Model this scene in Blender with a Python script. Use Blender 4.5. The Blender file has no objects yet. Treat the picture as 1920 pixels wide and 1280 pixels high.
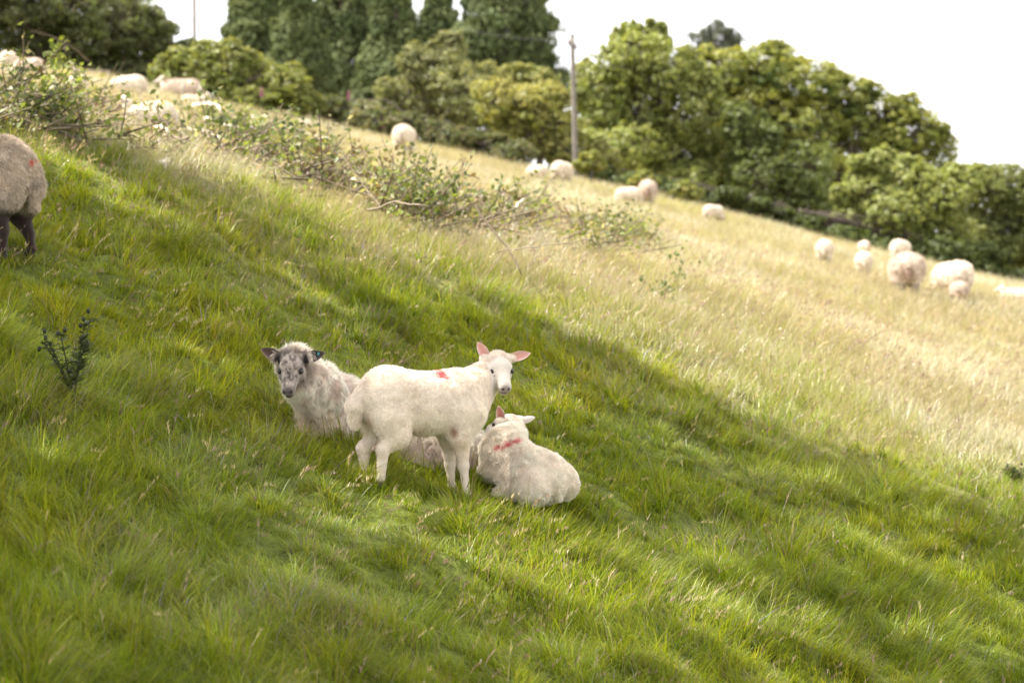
import bpy, math, random
import numpy as np
from mathutils import Matrix, Vector
R = math.radians
rng = np.random.default_rng(7)
random.seed(7)
sc = bpy.context.scene
COL = sc.collection

# ------------------------------------------------------------------ camera, sky, sun, exposure
F = 1920 * 85 / 36.0
cam_d = bpy.data.cameras.new('camera')
cam_d.lens = 85; cam_d.sensor_width = 36; cam_d.clip_start = 0.1; cam_d.clip_end = 5000
cam = bpy.data.objects.new('camera', cam_d); COL.objects.link(cam)
cam.location = (0, 0, 0); cam.rotation_euler = (R(90), 0, 0)
cam_d.dof.use_dof = True; cam_d.dof.focus_distance = 12.85; cam_d.dof.aperture_fstop = 2.9
sc.camera = cam

SUN = Vector((-0.60, 0.03, 0.80)).normalized()          # direction towards the sun
sun_el = math.asin(SUN.z); sun_az = math.atan2(SUN.x, SUN.y)
w = bpy.data.worlds.new('World'); sc.world = w; w.use_nodes = True
nt = w.node_tree; nt.nodes.clear()
out = nt.nodes.new('ShaderNodeOutputWorld'); bg = nt.nodes.new('ShaderNodeBackground')
sky = nt.nodes.new('ShaderNodeTexSky'); sky.sky_type = 'NISHITA'; sky.sun_disc = False
sky.sun_elevation = sun_el; sky.sun_rotation = sun_az
tc = nt.nodes.new('ShaderNodeTexCoord'); nz = nt.nodes.new('ShaderNodeTexNoise')
nz.inputs['Scale'].default_value = 2.2; nz.inputs['Detail'].default_value = 5
cr = nt.nodes.new('ShaderNodeValToRGB')
cr.color_ramp.elements[0].position = .3; cr.color_ramp.elements[0].color = (.90, .89, .90, 1)
cr.color_ramp.elements[1].position = .62; cr.color_ramp.elements[1].color = (1, .98, .965, 1)
sca = nt.nodes.new('ShaderNodeVectorMath'); sca.operation = 'SCALE'; sca.inputs['Scale'].default_value = 6.6
mx = nt.nodes.new('ShaderNodeMix'); mx.data_type = 'RGBA'; mx.inputs[0].default_value = .9
nt.links.new(tc.outputs['Generated'], nz.inputs['Vector']); nt.links.new(nz.outputs['Fac'], cr.inputs['Fac'])
nt.links.new(cr.outputs['Color'], sca.inputs[0])
nt.links.new(sky.outputs['Color'], mx.inputs[6]); nt.links.new(sca.outputs['Vector'], mx.inputs[7])
nt.links.new(mx.outputs[2], bg.inputs['Color']); bg.inputs['Strength'].default_value = 0.117
nt.links.new(bg.outputs['Background'], out.inputs['Surface'])

sd = bpy.data.lights.new('sun', 'SUN'); sd.energy = 4.9; sd.angle = R(0.6); sd.color = (1, .945, .85)
so = bpy.data.objects.new('sun', sd); COL.objects.link(so)
so.rotation_euler = SUN.to_track_quat('Z', 'Y').to_euler(); so.location = SUN * 60

vs = sc.view_settings
vs.view_transform = 'Standard'; vs.look = 'None'; vs.exposure = 1.47; vs.gamma = 1
sc.cycles.max_bounces = 7; sc.cycles.diffuse_bounces = 4; sc.cycles.transmission_bounces = 4
sc.cycles.transparent_max_bounces = 4; sc.cycles.use_adaptive_sampling = True

# ------------------------------------------------------------------ helpers
def tag(o, label=None, cat=None, group=None, kind=None):
    if label: o['label'] = label
    if cat: o['category'] = cat
    if group: o['group'] = group
    if kind: o['kind'] = kind
    return o

def empty(name, loc, label, cat, group=None, rot=(0, 0, 0)):
    o = bpy.data.objects.new(name, None); COL.objects.link(o); o.location = loc; o.rotation_euler = rot
    o.empty_display_size = .2
    return tag(o, label, cat, group)

def mesh_np(name, V, faces, mat, col=None, parent=None, smooth=False):
    """V (N,3); faces: list of int arrays (M,3) or (M,4); col (N,3)"""
    me = bpy.data.meshes.new(name)
    V = np.ascontiguousarray(V, dtype=np.float32)
    faces = [np.asarray(f, dtype=np.int32) for f in faces if len(f)]
    loops = np.concatenate([f.ravel() for f in faces])
    tot = np.concatenate([np.full(len(f), f.shape[1], np.int32) for f in faces])
    st = np.concatenate([[0], np.cumsum(tot)[:-1]]).astype(np.int32)
    me.vertices.add(len(V)); me.vertices.foreach_set('co', V.ravel())
    me.loops.add(len(loops)); me.loops.foreach_set('vertex_index', loops)
    me.polygons.add(len(tot)); me.polygons.foreach_set('loop_start', st)
    me.polygons.foreach_set('loop_total', tot)
    if smooth: me.polygons.foreach_set('use_smooth', np.ones(len(tot), bool))
    me.update(calc_edges=True)
    if col is not None:
        a = me.color_attributes.new('Col', 'FLOAT_COLOR', 'POINT')
        c4 = np.ones((len(V), 4), np.float32); c4[:, :3] = np.clip(col, 0, 1)
        a.data.foreach_set('color', c4.ravel())
    me.materials.append(mat)
    o = bpy.data.objects.new(name, me); COL.objects.link(o)
    if parent: o.parent = parent
    return o

def hash2(ix, iy, seed):
    n = (ix.astype(np.int64) * 374761393 + iy.astype(np.int64) * 668265263 + seed * 974634777) & 0xffffffff
    n = ((n ^ (n >> 13)) * 1274126177) & 0xffffffff
    return ((n ^ (n >> 16)) & 0xffff) / 65535.0

def noise2(x, y, seed=0):
    x = np.asarray(x, float); y = np.asarray(y, float)
    ix = np.floor(x); iy = np.floor(y); fx = x - ix; fy = y - iy
    ix = ix.astype(np.int64); iy = iy.astype(np.int64)
    u = fx * fx * (3 - 2 * fx); v = fy * fy * (3 - 2 * fy)
    a = hash2(ix, iy, seed); b = hash2(ix + 1, iy, seed); c = hash2(ix, iy + 1, seed); d = hash2(ix + 1, iy + 1, seed)
    return a + (b - a) * u + (c - a) * v + (a - b - c + d) * u * v

def fbm(x, y, seed=0, o=3):
    s = 0; a = .5; t = 0
    for i in range(o):
        s = s + a * noise2(x * 2 ** i, y * 2 ** i, seed + i * 17); t += a; a *= .5
    return s / t

def noise3(P, seed=0):
    z = P[:, 2]; iz = np.floor(z); f = z - iz; f = f * f * (3 - 2 * f)
    a = noise2(P[:, 0] + iz * 37.3, P[:, 1] + iz * 17.9, seed); b = noise2(P[:, 0] + (iz + 1) * 37.3, P[:, 1] + (iz + 1) * 17.9, seed)
    return a + (b - a) * f

def sstep(a, b, x):
    t = np.clip((x - a) / (b - a), 0, 1); return t * t * (3 - 2 * t)

def norm(v):
    v = np.asarray(v, float); return v / (np.linalg.norm(v, axis=-1, keepdims=True) + 1e-12)

def P3(px, py, s):
    """point seen at pixel (px,py) of the 1920x1280 photo at a scale of s pixels per metre"""
    return np.array([(px - 960) / s, F / s, (640 - py) / s])

# ------------------------------------------------------------------ terrain as a smooth spline surface
def pl(x, y): return 350 - .1 * (x - 870) + .3 * (y - 930)
ctl = [(x, y, pl(x, y)) for x, y in [(0, 1280), (480, 1280), (960, 1280), (1440, 1280), (1920, 1280), (0, 1050), (870, 930), (400, 760),
       (1400, 950), (1920, 1050), (60, 490), (0, 750), (1920, 900), (1300, 780), (700, 640)]]
ctl += [(1800, 700, 176), (1150, 480, 182), (1500, 600, 158), (800, 420, 205), (400, 330, 232), (0, 300, 255),
        (150, 225, 165), (330, 250, 158), (640, 300, 125), (755, 293, 90), (1040, 350, 88), (1200, 388, 90), (1330, 420, 92),
        (1545, 500, 108), (1700, 560, 120), (1900, 585, 118), (600, 235, 82), (380, 205, 90), (230, 175, 92), (60, 145, 95), (0, 128, 82), (200, 152, 80), (380, 190, 79),
        (800, 277, 76), (1200, 362, 76), (1600, 465, 78), (1920, 545, 82)]
CP = np.array([P3(*c) for c in ctl])
def tps_k(r2): return 0.5 * r2 * np.log(r2 + 1e-9)
_n = len(CP); _xy = CP[:, :2] / 10
K = tps_k(((_xy[:, None] - _xy[None]) ** 2).sum(-1)) + np.eye(_n) * 0.05
A = np.zeros((_n + 3, _n + 3)); A[:_n, :_n] = K; A[:_n, _n] = 1; A[:_n, _n + 1:] = _xy; A[_n, :_n] = 1; A[_n + 1:, :_n] = _xy.T
W_ = np.linalg.solve(A, np.concatenate([CP[:, 2], [0, 0, 0]]))
def relief(x, y):
    """tussock mounds"""
    return .10 * (fbm(x * 1.7, y * 1.3, 3) - .5) + .105 * (noise2(x * 4.3 + 2, y * 3.4, 9) ** 1.5 - .4) + .02 * (noise2(x * 9, y * 8, 10) - .5)
def ground(x, y, fine=True):
    x = np.atleast_1d(np.asarray(x, float)); y = np.atleast_1d(np.asarray(y, float))
    cy = np.clip(y, 7, 60); lim = 1.5 + .235 * cy
    cx = np.clip(x, -lim, lim)
    z = np.empty(len(x))
    for i in range(0, len(x), 60000):
        q = np.stack([cx[i:i + 60000], cy[i:i + 60000]], 1) / 10
        k = tps_k(((q[:, None] - _xy[None]) ** 2).sum(-1))
        z[i:i + 60000] = k @ W_[:_n] + W_[_n] + q @ W_[_n + 1:]
    dx = x - cx; z -= np.where(dx > 0, 6 * np.tanh(dx * .2 / 6), 9 * np.tanh(dx * .15 / 9))
    z += np.where(y < 7, (y - 7) * .16, 0) * (1 / (1 + np.maximum(7 - y, 0) / 60))
    d = np.maximum(y - 60, 0); z -= 4 * np.tanh(d * .12 / 4) * 1.0 + 8 * np.tanh(d / 300)
    if fine:
        f = np.clip(1.6 - y / 30, .3, 1)
        z += relief(x, y) * f
    return z
def g1(x, y): return float(ground([x], [y])[0])
def hit(px, py, fine=True):
    Y = np.linspace(6.5, 66, 2400)
    X = (px - 960) / F * Y; Z = (640 - py) / F * Y
    g = ground(X, Y, fine); k = np.argmax(Z < g)
    if not (Z < g).any(): k = len(Y) - 1
    # first crossing going away from the camera
    return np.array([X[k], Y[k], g[k]])

# ------------------------------------------------------------------ materials
def new_mat(name):
    m = bpy.data.materials.new(name); m.use_nodes = True; n = m.node_tree; n.nodes.clear(); return m, n
def mat_attr(name, rough=.8, trans=0.0, spec=.2, noise=None, bump=None, tint=(1, 1, 1), sheen=0.0):
    """colour from the Col attribute, varied by noise; optional translucency and bump"""
    m, n = new_mat(name); N = n.nodes.new; L = n.links.new
    o = N('ShaderNodeOutputMaterial'); b = N('ShaderNodeBsdfPrincipled'); a = N('ShaderNodeAttribute'); a.attribute_name = 'Col'
    b.inputs['Roughness'].default_value = rough; b.inputs['Specular IOR Level'].default_value = spec
    if sheen:
        b.inputs['Sheen Weight'].default_value = sheen; b.inputs['Sheen Roughness'].default_value = .6
    c = a.outputs['Color']
    g = N('ShaderNodeNewGeometry')
    if noise:
        t = N('ShaderNodeTexNoise'); t.inputs['Scale'].default_value = noise[0]; t.inputs['Detail'].default_value = 5
        L(g.outputs['Position'], t.inputs['Vector'])
        r = N('ShaderNodeMapRange'); r.inputs[1].default_value = .3; r.inputs[2].default_value = .7
        r.inputs[3].default_value = 1 - noise[1]; r.inputs[4].default_value = 1 + noise[1]
        L(t.outputs['Fac'], r.inputs[0])
        s = N('ShaderNodeVectorMath'); s.operation = 'SCALE'; L(c, s.inputs[0]); L(r.outputs[0], s.inputs['Scale']); c = s.outputs[0]
    if bump:
        t2 = N('ShaderNodeTexNoise'); t2.inputs['Scale'].default_value = bump[0]; t2.inputs['Detail'].default_value = 4
        tcn = N('ShaderNodeTexCoord'); L(tcn.outputs['Object'], t2.inputs['Vector'])
        bp = N('ShaderNodeBump'); bp.inputs['Strength'].default_value = bump[1]; bp.inputs['Distance'].default_value = bump[2]
        L(t2.outputs['Fac'], bp.inputs['Height']); L(bp.outputs[0], b.inputs['Normal'])
    L(c, b.inputs['Base Color'])
    if trans:
        tr = N('ShaderNodeBsdfTranslucent'); s = N('ShaderNodeVectorMath'); s.operation = 'MULTIPLY'
        s.inputs[1].default_value = tint; L(c, s.inputs[0]); L(s.outputs[0], tr.inputs['Color'])
        x = N('ShaderNodeMixShader'); x.inputs[0].default_value = trans
        L(b.outputs[0], x.inputs[1]); L(tr.outputs[0], x.inputs[2]); L(x.outputs[0], o.inputs['Surface'])
    else:
        L(b.outputs[0], o.inputs['Surface'])
    return m
M_grass = mat_attr('grass_blade', .42, .45, .4, (1.3, .15), tint=(1.2, 1.12, .6))
M_dry = mat_attr('dry_grass', .38, .35, .5, (1.1, .12), tint=(1.15, 1.05, .8))
M_leaf = mat_attr('leaf', .45, .42, .4, (.6, .15), tint=(1.25, 1.2, .6))
M_needle = mat_attr('conifer_foliage', .7, .15, .2, (.5, .2), tint=(1.1, 1.1, .7))
M_bark = mat_attr('bark', .85, 0, .2, (9, .3), (40, .6, .02))
M_wool = mat_attr('wool', .95, 0, .05, (30, .06), (90, .5, .01), sheen=.25)
M_fibre = mat_attr('wool_fibre', .9, .3, .05, (25, .10), tint=(1, .97, .93))
M_eye = mat_attr('eye', .08, 0, .6)
M_tag = mat_attr('plastic_tag', .4, 0, .4)
M_wood = mat_attr('weathered_wood', .85, 0, .15, (6, .25), (30, .5, .01))
M_flower = mat_attr('petal', .6, .3, .2)

def ground_mat():
    m, n = new_mat('ground_soil_grass'); N = n.nodes.new; L = n.links.new
    o = N('ShaderNodeOutputMaterial'); b = N('ShaderNodeBsdfPrincipled'); b.inputs['Roughness'].default_value = .95
    b.inputs['Specular IOR Level'].default_value = .1
    a = N('ShaderNodeAttribute'); a.attribute_name = 'Col'; g = N('ShaderNodeNewGeometry')
    t = N('ShaderNodeTexNoise'); t.inputs['Scale'].default_value = 14; t.inputs['Detail'].default_value = 6; L(g.outputs['Position'], t.inputs['Vector'])
    r = N('ShaderNodeMapRange'); r.inputs[1].default_value = .3; r.inputs[2].default_value = .7; r.inputs[3].default_value = .55; r.inputs[4].default_value = 1.4
    L(t.outputs['Fac'], r.inputs[0]); s = N('ShaderNodeVectorMath'); s.operation = 'SCALE'
    L(a.outputs['Color'], s.inputs[0]); L(r.outputs[0], s.inputs['Scale']); L(s.outputs[0], b.inputs['Base Color'])
    bp = N('ShaderNodeBump'); bp.inputs['Distance'].default_value = .05; L(t.outputs['Fac'], bp.inputs['Height']); L(bp.outputs[0], b.inputs['Normal'])
    L(b.outputs[0], o.inputs['Surface']); return m
M_ground = ground_mat()

# ------------------------------------------------------------------ field: where the grass is dry straw, where lush
def dryness(x, y):
    """0 lush green, 1 tall seeding straw-coloured grass"""
    n = fbm(x * .55 + 3, y * .3, 21) - .5; n2 = fbm(x * 1.9, y * .9, 25) - .5
    # straw starts at the shade edge; the sunlit strip's paleness is put in colour
    e = y - (16.9 + .10 * x) + 4.2 * n + 2.4 * n2
    return np.clip(sstep(-.8, 4.8, e), 0, 1)

def colmix(a, b, t):
    a = np.asarray(a, float); b = np.asarray(b, float); return a + (b - a) * np.asarray(t)[:, None]

# the ground sheet
def make_ground():
    xs = np.concatenate([-np.geomspace(900, 17, 26), np.linspace(-16, 16, 190), np.geomspace(17, 900, 26)])
    ys = np.concatenate([-np.geomspace(500, 3, 14), np.linspace(0, 6, 10)[1:], np.linspace(6.2, 30, 190), np.linspace(30.4, 70, 90), np.geomspace(74, 2500, 26)])
    X, Y = np.meshgrid(xs, ys, indexing='ij'); x = X.ravel(); y = Y.ravel(); z = ground(x, y)
    nx, ny = X.shape; i = np.arange(nx * ny).reshape(nx, ny)
    f = np.stack([i[:-1, :-1].ravel(), i[1:, :-1].ravel(), i[1:, 1:].ravel(), i[:-1, 1:].ravel()], 1)
    d = dryness(x, y)
    c = colmix((.095, .115, .022), (.28, .24, .12), d)
    mesh_np('ground', np.stack([x, y, z], 1), [f], M_ground, c, smooth=True)['kind'] = 'structure'
make_ground()

# ------------------------------------------------------------------ grass blades
def blades(x, y, z, az, L, w, lean, droop, col, colt, seg=3, twist=None):
    """ribbons: az lean direction, L length, w width, returns V, faces, C"""
    n = len(x)
    ts = [0, .36, .7, 1] if seg == 3 else [0, .55, 1]
    if twist is None: twist = rng.normal(0, .7, n)
    dx = np.cos(az); dy = np.sin(az); wx = np.cos(az + math.pi / 2 + twist); wy = np.sin(az + math.pi / 2 + twist)
    rows = []; C = []
    for k, t in enumerate(ts):
        h = L * lean * t ** 1.6; zz = L * (t * np.sqrt(np.maximum(1 - lean ** 2 * .8, .1)) - droop * t ** 2.4)
        cx = x + dx * h; cy = y + dy * h; cz = z + zz
        ww = w * (1 - t ** 1.5 * .85) * .5
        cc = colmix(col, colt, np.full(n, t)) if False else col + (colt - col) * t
        if t < 1:
            rows += [np.stack([cx - wx * ww, cy - wy * ww, cz], 1), np.stack([cx + wx * ww, cy + wy * ww, cz], 1)]; C += [cc, cc]
        else:
            rows.append(np.stack([cx, cy, cz], 1)); C.append(cc)
    m = len(rows); V = np.stack(rows, 1).reshape(-1, 3); C = np.stack(C, 1).reshape(-1, 3)
    b = np.arange(n) * m
    q = [np.stack([b + 2 * k, b + 2 * k + 1, b + 2 * k + 3, b + 2 * k + 2], 1) for k in range(len(ts) - 2)]
    k = 2 * (len(ts) - 2); t = np.stack([b + k, b + k + 1, b + k + 2], 1)
    return V, np.concatenate(q), t, C

def scatter(y0, y1, rho, side=.25, pad=1.0, fall=1.0):
    """random points over the wedge the camera sees plus a margin; rho per square metre at y0 falling as (y0/y)^fall"""
    ys = np.linspace(y0, y1, 400); wd = 2 * (side * ys + pad); r = rho * (y0 / ys) ** fall
    cum = np.concatenate([[0], np.cumsum((wd * r)[:-1] * np.diff(ys))]); n = int(cum[-1])
    y = np.interp(rng.random(n) * cum[-1], cum, ys); x = (rng.random(n) * 2 - 1) * (side * y + pad)
    return x, y

GREENS = np.array([(.215, .290, .012), (.178, .262, .012), (.255, .315, .016), (.195, .27, .030), (.30, .325, .035)])
STRAWS = np.array([(.405, .36, .24), (.35, .32, .20), (.49, .44, .315), (.31, .29, .155), (.36, .295, .21)])

def make_grass():
    # lush green tussocks near the camera
    cx, cy = scatter(7.4, 23, 285, fall=1.15)
    # longer tufts the animals lie and stand in
    ex = []
    for px, py, m, r in ((690, 898, 16, .10), (665, 895, 12, .08), (870, 934, 10, .07), (850, 925, 10, .08), (760, 905, 26, .22), (980, 925, 26, .16), (930, 918, 18, .12), (1040, 948, 16, .12),
                         (580, 838, 26, .2), (630, 862, 26, .16), (820, 930, 20, .14), (530, 815, 14, .12), (740, 890, 14, .12), (900, 915, 10, .08)):
        g = hit(px, py, False); ex += [(g[0] + rng.normal(0, r), g[1] + rng.normal(0, r * .35) - .03) for _ in range(m)]
    ex = np.array(ex); n0 = len(cx); cx = np.concatenate([cx, ex[:, 0]]); cy = np.concatenate([cy, ex[:, 1]])
    per = 46; n = len(cx)
    mound = noise2(cx * 4.3 + 2, cy * 3.4, 9)
    tl = (.48 + .82 * sstep(.25, .75, fbm(cx * 1.1, cy * .9, 51))) * (.6 + .75 * mound); tl[n0:] = np.maximum(tl[n0:], .95); tl *= rng.uniform(.75, 1.25, n)         # tuft length factor
    hue = rng.random(n)
    X = np.repeat(cx, per); Y = np.repeat(cy, per); TL = np.repeat(tl, per); HU = np.repeat(hue, per)
    a = rng.random(len(X)) * 2 * math.pi; r = rng.normal(0, .045, len(X))
    X = X + np.cos(a) * r; Y = Y + np.sin(a) * r
    keep = rng.random(len(X)) > dryness(X, Y) * .97
    X, Y, TL, HU, a, r = X[keep], Y[keep], TL[keep], HU[keep], a[keep], r[keep]
    n = len(X); Z = ground(X, Y) - .012
    e = .03; gx = (relief(X + e, Y) - relief(X - e, Y)) / (2 * e); gy = (relief(X, Y + e) - relief(X, Y - e)) / (2 * e)
    flow = 2 * math.pi * fbm(X * .9 + 9, Y * .8, 61, 2) * 1.8 - 1.6
    dxx = -gx * 3.0 + np.cos(a) * np.sign(r) * .35 + np.cos(flow) * .55 + .40 + rng.normal(0, .42, n)
    dyy = -gy * 3.0 + np.sin(a) * np.sign(r) * .35 + np.sin(flow) * .55 - .25 + rng.normal(0, .42, n)
    az = np.arctan2(dyy, dxx)
    L = np.clip(TL * rng.gamma(8, .138 / 8, n), .035, .30)
    far = np.clip(Y / 11, .85, 2)
    wd = rng.uniform(.0023, .0052, n) * far
    lean = np.clip(rng.normal(.62, .22, n), .1, .97); droop = np.clip(rng.normal(.24, .16, n), 0, .55) * (.6 + TL)
    d = dryness(X, Y)
    gi = np.clip((HU * 5 + rng.normal(0, .8, n)).astype(int), 0, 4)
    col = GREENS[gi] * rng.uniform(.55, 1.25, n)[:, None]
    patch = fbm(X * .8 + 5, Y * .7, 71)
    col = colmix(col, col * (1.35, 1.15, 1.0), np.clip((patch - .45) * 3, 0, 1))
    p2 = fbm(X * 1.3 + 15, Y * 1.1, 77)
    dead = rng.random(n) < .045 + .3 * d * rng.random(n) + .30 * np.clip(p2 - .56, 0, 1) * 2
    col[dead] = STRAWS[rng.integers(0, 5, dead.sum())] * (.78, .72, .75)
    blue = rng.random(n) < .07; col[blue] = col[blue] * (.8, .95, 2.2)
    nr = Y < 15.5; K = 0; out = []
    parts = []
    for m, sg in ((nr, 3), (~nr, 2)):
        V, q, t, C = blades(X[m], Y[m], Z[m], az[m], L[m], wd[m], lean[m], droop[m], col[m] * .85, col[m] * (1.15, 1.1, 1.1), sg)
        parts.append((V, q + K, t + K, C)); K += len(V)
    V, q, t, C = [np.concatenate([p[k] for p in parts]) for k in range(4)]
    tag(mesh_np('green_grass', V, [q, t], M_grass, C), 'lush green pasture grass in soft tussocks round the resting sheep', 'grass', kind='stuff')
    # straw coloured meadow grass covering the rest of the slope
    X, Y = scatter(13, 66, 4300, fall=1.6, pad=1.6)
    d = dryness(X, Y); keep = rng.random(len(X)) < .25 * (Y > 19) + d * 1.0
    X, Y, d = X[keep], Y[keep], d[keep]; n = len(X); Z = ground(X, Y) - .01
    far = (Y / 13) ** .85
    flow = 2 * math.pi * fbm(X * .7 + 9, Y * .5, 81, 2)
    az = np.arctan2(np.sin(flow) * .6 - .1 + rng.normal(0, .6, n), np.cos(flow) * .6 + .6 + rng.normal(0, .6, n))
    hh = fbm(X * .8, Y * .5, 91)
    L = rng.uniform(.10, .30, n) * (.55 + .8 * hh) * (.6 + .5 * d); wd = rng.uniform(.002, .0042, n) * far
    lean = np.clip(rng.normal(.6, .24, n), .05, .95); droop = np.clip(rng.normal(.16, .12, n), 0, .45)
    si = rng.integers(0, 5, n); col = STRAWS[si] * rng.uniform(.8, 1.2, n)[:, None]
    gp = fbm(X * .45 + 11, Y * .3 + 4, 95)
    green = rng.random(n) < np.clip(.78 - .72 * d + (gp - .5) * .9, .05, .95)
    gc = GREENS[rng.integers(0, 5, n)] * (1.4, 1.2, 3.0); col[green] = gc[green]
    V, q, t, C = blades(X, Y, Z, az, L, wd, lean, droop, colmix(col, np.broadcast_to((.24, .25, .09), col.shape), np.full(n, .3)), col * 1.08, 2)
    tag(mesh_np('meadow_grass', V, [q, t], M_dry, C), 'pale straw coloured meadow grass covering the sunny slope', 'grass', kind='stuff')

def stalks():
    """thin flowering stems with loose seed heads"""
    Vs, Qs, Ts, Cs = [], [], [], []; off = 0
    def add(V, q, t, C):
        nonlocal off
        Vs.append(V); Qs.append(q + off); Ts.append(t + off); Cs.append(C); off += len(V)
    X, Y = scatter(7.8, 40, 150, fall=.9)
    n0 = fbm(X * .7 + 31, Y * .6, 33)
    k = rng.random(len(X)) < .08 + 1.6 * np.clip(n0 - .5, 0, 1) + .5 * dryness(X, Y); X, Y = X[k], Y[k]; n = len(X)
    Z = ground(X, Y); L = rng.uniform(.16, .36, n); az = rng.normal(-.1, .9, n)
    lean = np.clip(rng.normal(.6, .2, n), .05, .95); droop = np.clip(rng.normal(.2, .14, n), 0, .5)
    far = np.clip(Y / 11, .9, 3)
    base = np.where(rng.random(n)[:, None] < .55, np.array([(.42, .36, .22)]), np.array([(.25, .17, .15)])) * rng.uniform(.8, 1.3, n)[:, None]
    V, q, t, C = blades(X, Y, Z, az, L, .0017 * far, lean, droop, base * (.7, .9, .6), base, 3); add(V, q, t, C)
    # seed heads: short side bristles along the top third
    for j in range(13):
        tt = rng.uniform(.68, 1.0, n); h = L * lean * tt ** 1.6
        zz = L * (tt * np.sqrt(np.maximum(1 - lean ** 2 * .8, .1)) - droop * tt ** 2.4)
        hx = X + np.cos(az) * h; hy = Y + np.sin(az) * h; hz = Z + zz
        a2 = az + rng.normal(0, 1.0, n); LL = rng.uniform(.012, .034, n) * (1.5 - tt)*1.5
        V, q, t, C = blades(hx, hy, hz, a2, LL, .0030 * far, np.full(n, .6), np.full(n, .0), base * 1.05, base * (1.2, 1.05, .95), 2); add(V, q, t, C)
    tag(mesh_np('seed_stalks', np.concatenate(Vs), [np.concatenate(Qs), np.concatenate(Ts)], M_dry, np.concatenate(Cs)),
        'thin flowering grass stems with brown seed heads above the grass', 'grass', kind='stuff')
make_grass(); stalks()

# ------------------------------------------------------------------ tubes and generic solids
def frames(pts):
    pts = np.asarray(pts, float); T = np.gradient(pts, axis=0); T = norm(T)
    up = np.array([0, 0, 1.]) if abs(T[0][2]) < .9 else np.array([1., 0, 0])
    S = []; s = norm(np.cross(T[0], up))
    for t in T:
        s = norm(s - t * np.dot(s, t)); S.append(s)
    S = np.array(S); return T, S, np.cross(T, S)
class Acc:
    def __init__(self): self.V = []; self.F3 = []; self.F4 = []; self.C = []; self.n = 0
    def add(self, V, f4=None, f3=None, col=(.5, .5, .5)):
        V = np.asarray(V, float); self.V.append(V)
        if f4 is not None and len(f4): self.F4.append(np.asarray(f4) + self.n)
        if f3 is not None and len(f3): self.F3.append(np.asarray(f3) + self.n)
        c = np.asarray(col, float); self.C.append(np.broadcast_to(c, V.shape) if c.ndim == 1 else c); self.n += len(V)
    def tube(self, pts, rad, n=6, col=(.3, .2, .1), cap=True):
        pts = np.asarray(pts, float); m = len(pts); rad = np.broadcast_to(np.asarray(rad, float), (m,)); T, S, B = frames(pts)
        a = np.arange(n) * 2 * math.pi / n
        V = pts[:, None] + rad[:, None, None] * (np.cos(a)[None, :, None] * S[:, None] + np.sin(a)[None, :, None] * B[:, None])
        V = V.reshape(-1, 3); i = np.arange(m * n).reshape(m, n); j = np.roll(i, -1, 1)
        q = np.stack([i[:-1].ravel(), j[:-1].ravel(), j[1:].ravel(), i[1:].ravel()], 1)
        f3 = []
        if cap:
            V = np.concatenate([V, pts[:1], pts[-1:]]); c0 = m * n; c1 = c0 + 1
            f3 = [(c0, j[0, k], i[0, k]) for k in range(n)] + [(c1, i[-1, k], j[-1, k]) for k in range(n)]
        self.add(V, q, f3, col)
    def ell(self, c, r, col, Rm=None, n=10, m=8):
        th = np.linspace(0, math.pi, m + 1)[1:-1]; ph = np.arange(n) * 2 * math.pi / n
        P = np.stack([np.outer(np.sin(th), np.cos(ph)), np.outer(np.sin(th), np.sin(ph)), np.outer(np.cos(th), np.ones(n))], -1).reshape(-1, 3)
        P = np.concatenate([P, [[0, 0, 1], [0, 0, -1]]]) * r
        if Rm is not None: P = P @ np.asarray(Rm).T
        i = np.arange((m - 1) * n).reshape(m - 1, n); j = np.roll(i, -1, 1)
        q = np.stack([i[:-1].ravel(), i[1:].ravel(), j[1:].ravel(), j[:-1].ravel()], 1); t0 = (m - 1) * n
        f3 = [(t0, i[0, k], j[0, k]) for k in range(n)] + [(t0 + 1, j[-1, k], i[-1, k]) for k in range(n)]
        self.add(P + np.asarray(c), q, f3, col)
    def leaves(self, c, size, nrm, col, aspect=.6):
        """folded leaf: two triangles meeting on the midrib, pointing in a random in-plane direction"""
        n = len(c); nrm = norm(nrm); r = rng.normal(size=(n, 3)); d = norm(r - nrm * (r * nrm).sum(1, keepdims=True)); s = np.cross(nrm, d)
        size = np.broadcast_to(size, (n,))[:, None]; h = s * size * aspect * .5; fold = nrm * size * .12
        a = c - d * size * .5; b = c + d * size * .5
        V = np.stack([a, c + h + fold, b, c - h + fold], 1).reshape(-1, 3); k = np.arange(n) * 4
        f = np.concatenate([np.stack([k, k + 1, k + 2], 1), np.stack([k, k + 2, k + 3], 1)])
        self.add(V, None, f, np.repeat(np.broadcast_to(col, (n, 3)), 4, 0))
    def build(self, name, mat, parent=None, smooth=False, origin=None):
        V = np.concatenate(self.V)
        if origin is not None: V = V - np.asarray(origin)
        f = []
        if self.F4: f.append(np.concatenate(self.F4))
        if self.F3: f.append(np.concatenate(self.F3))
        return mesh_np(name, V, f, mat, np.concatenate(self.C), parent, smooth)

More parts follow.
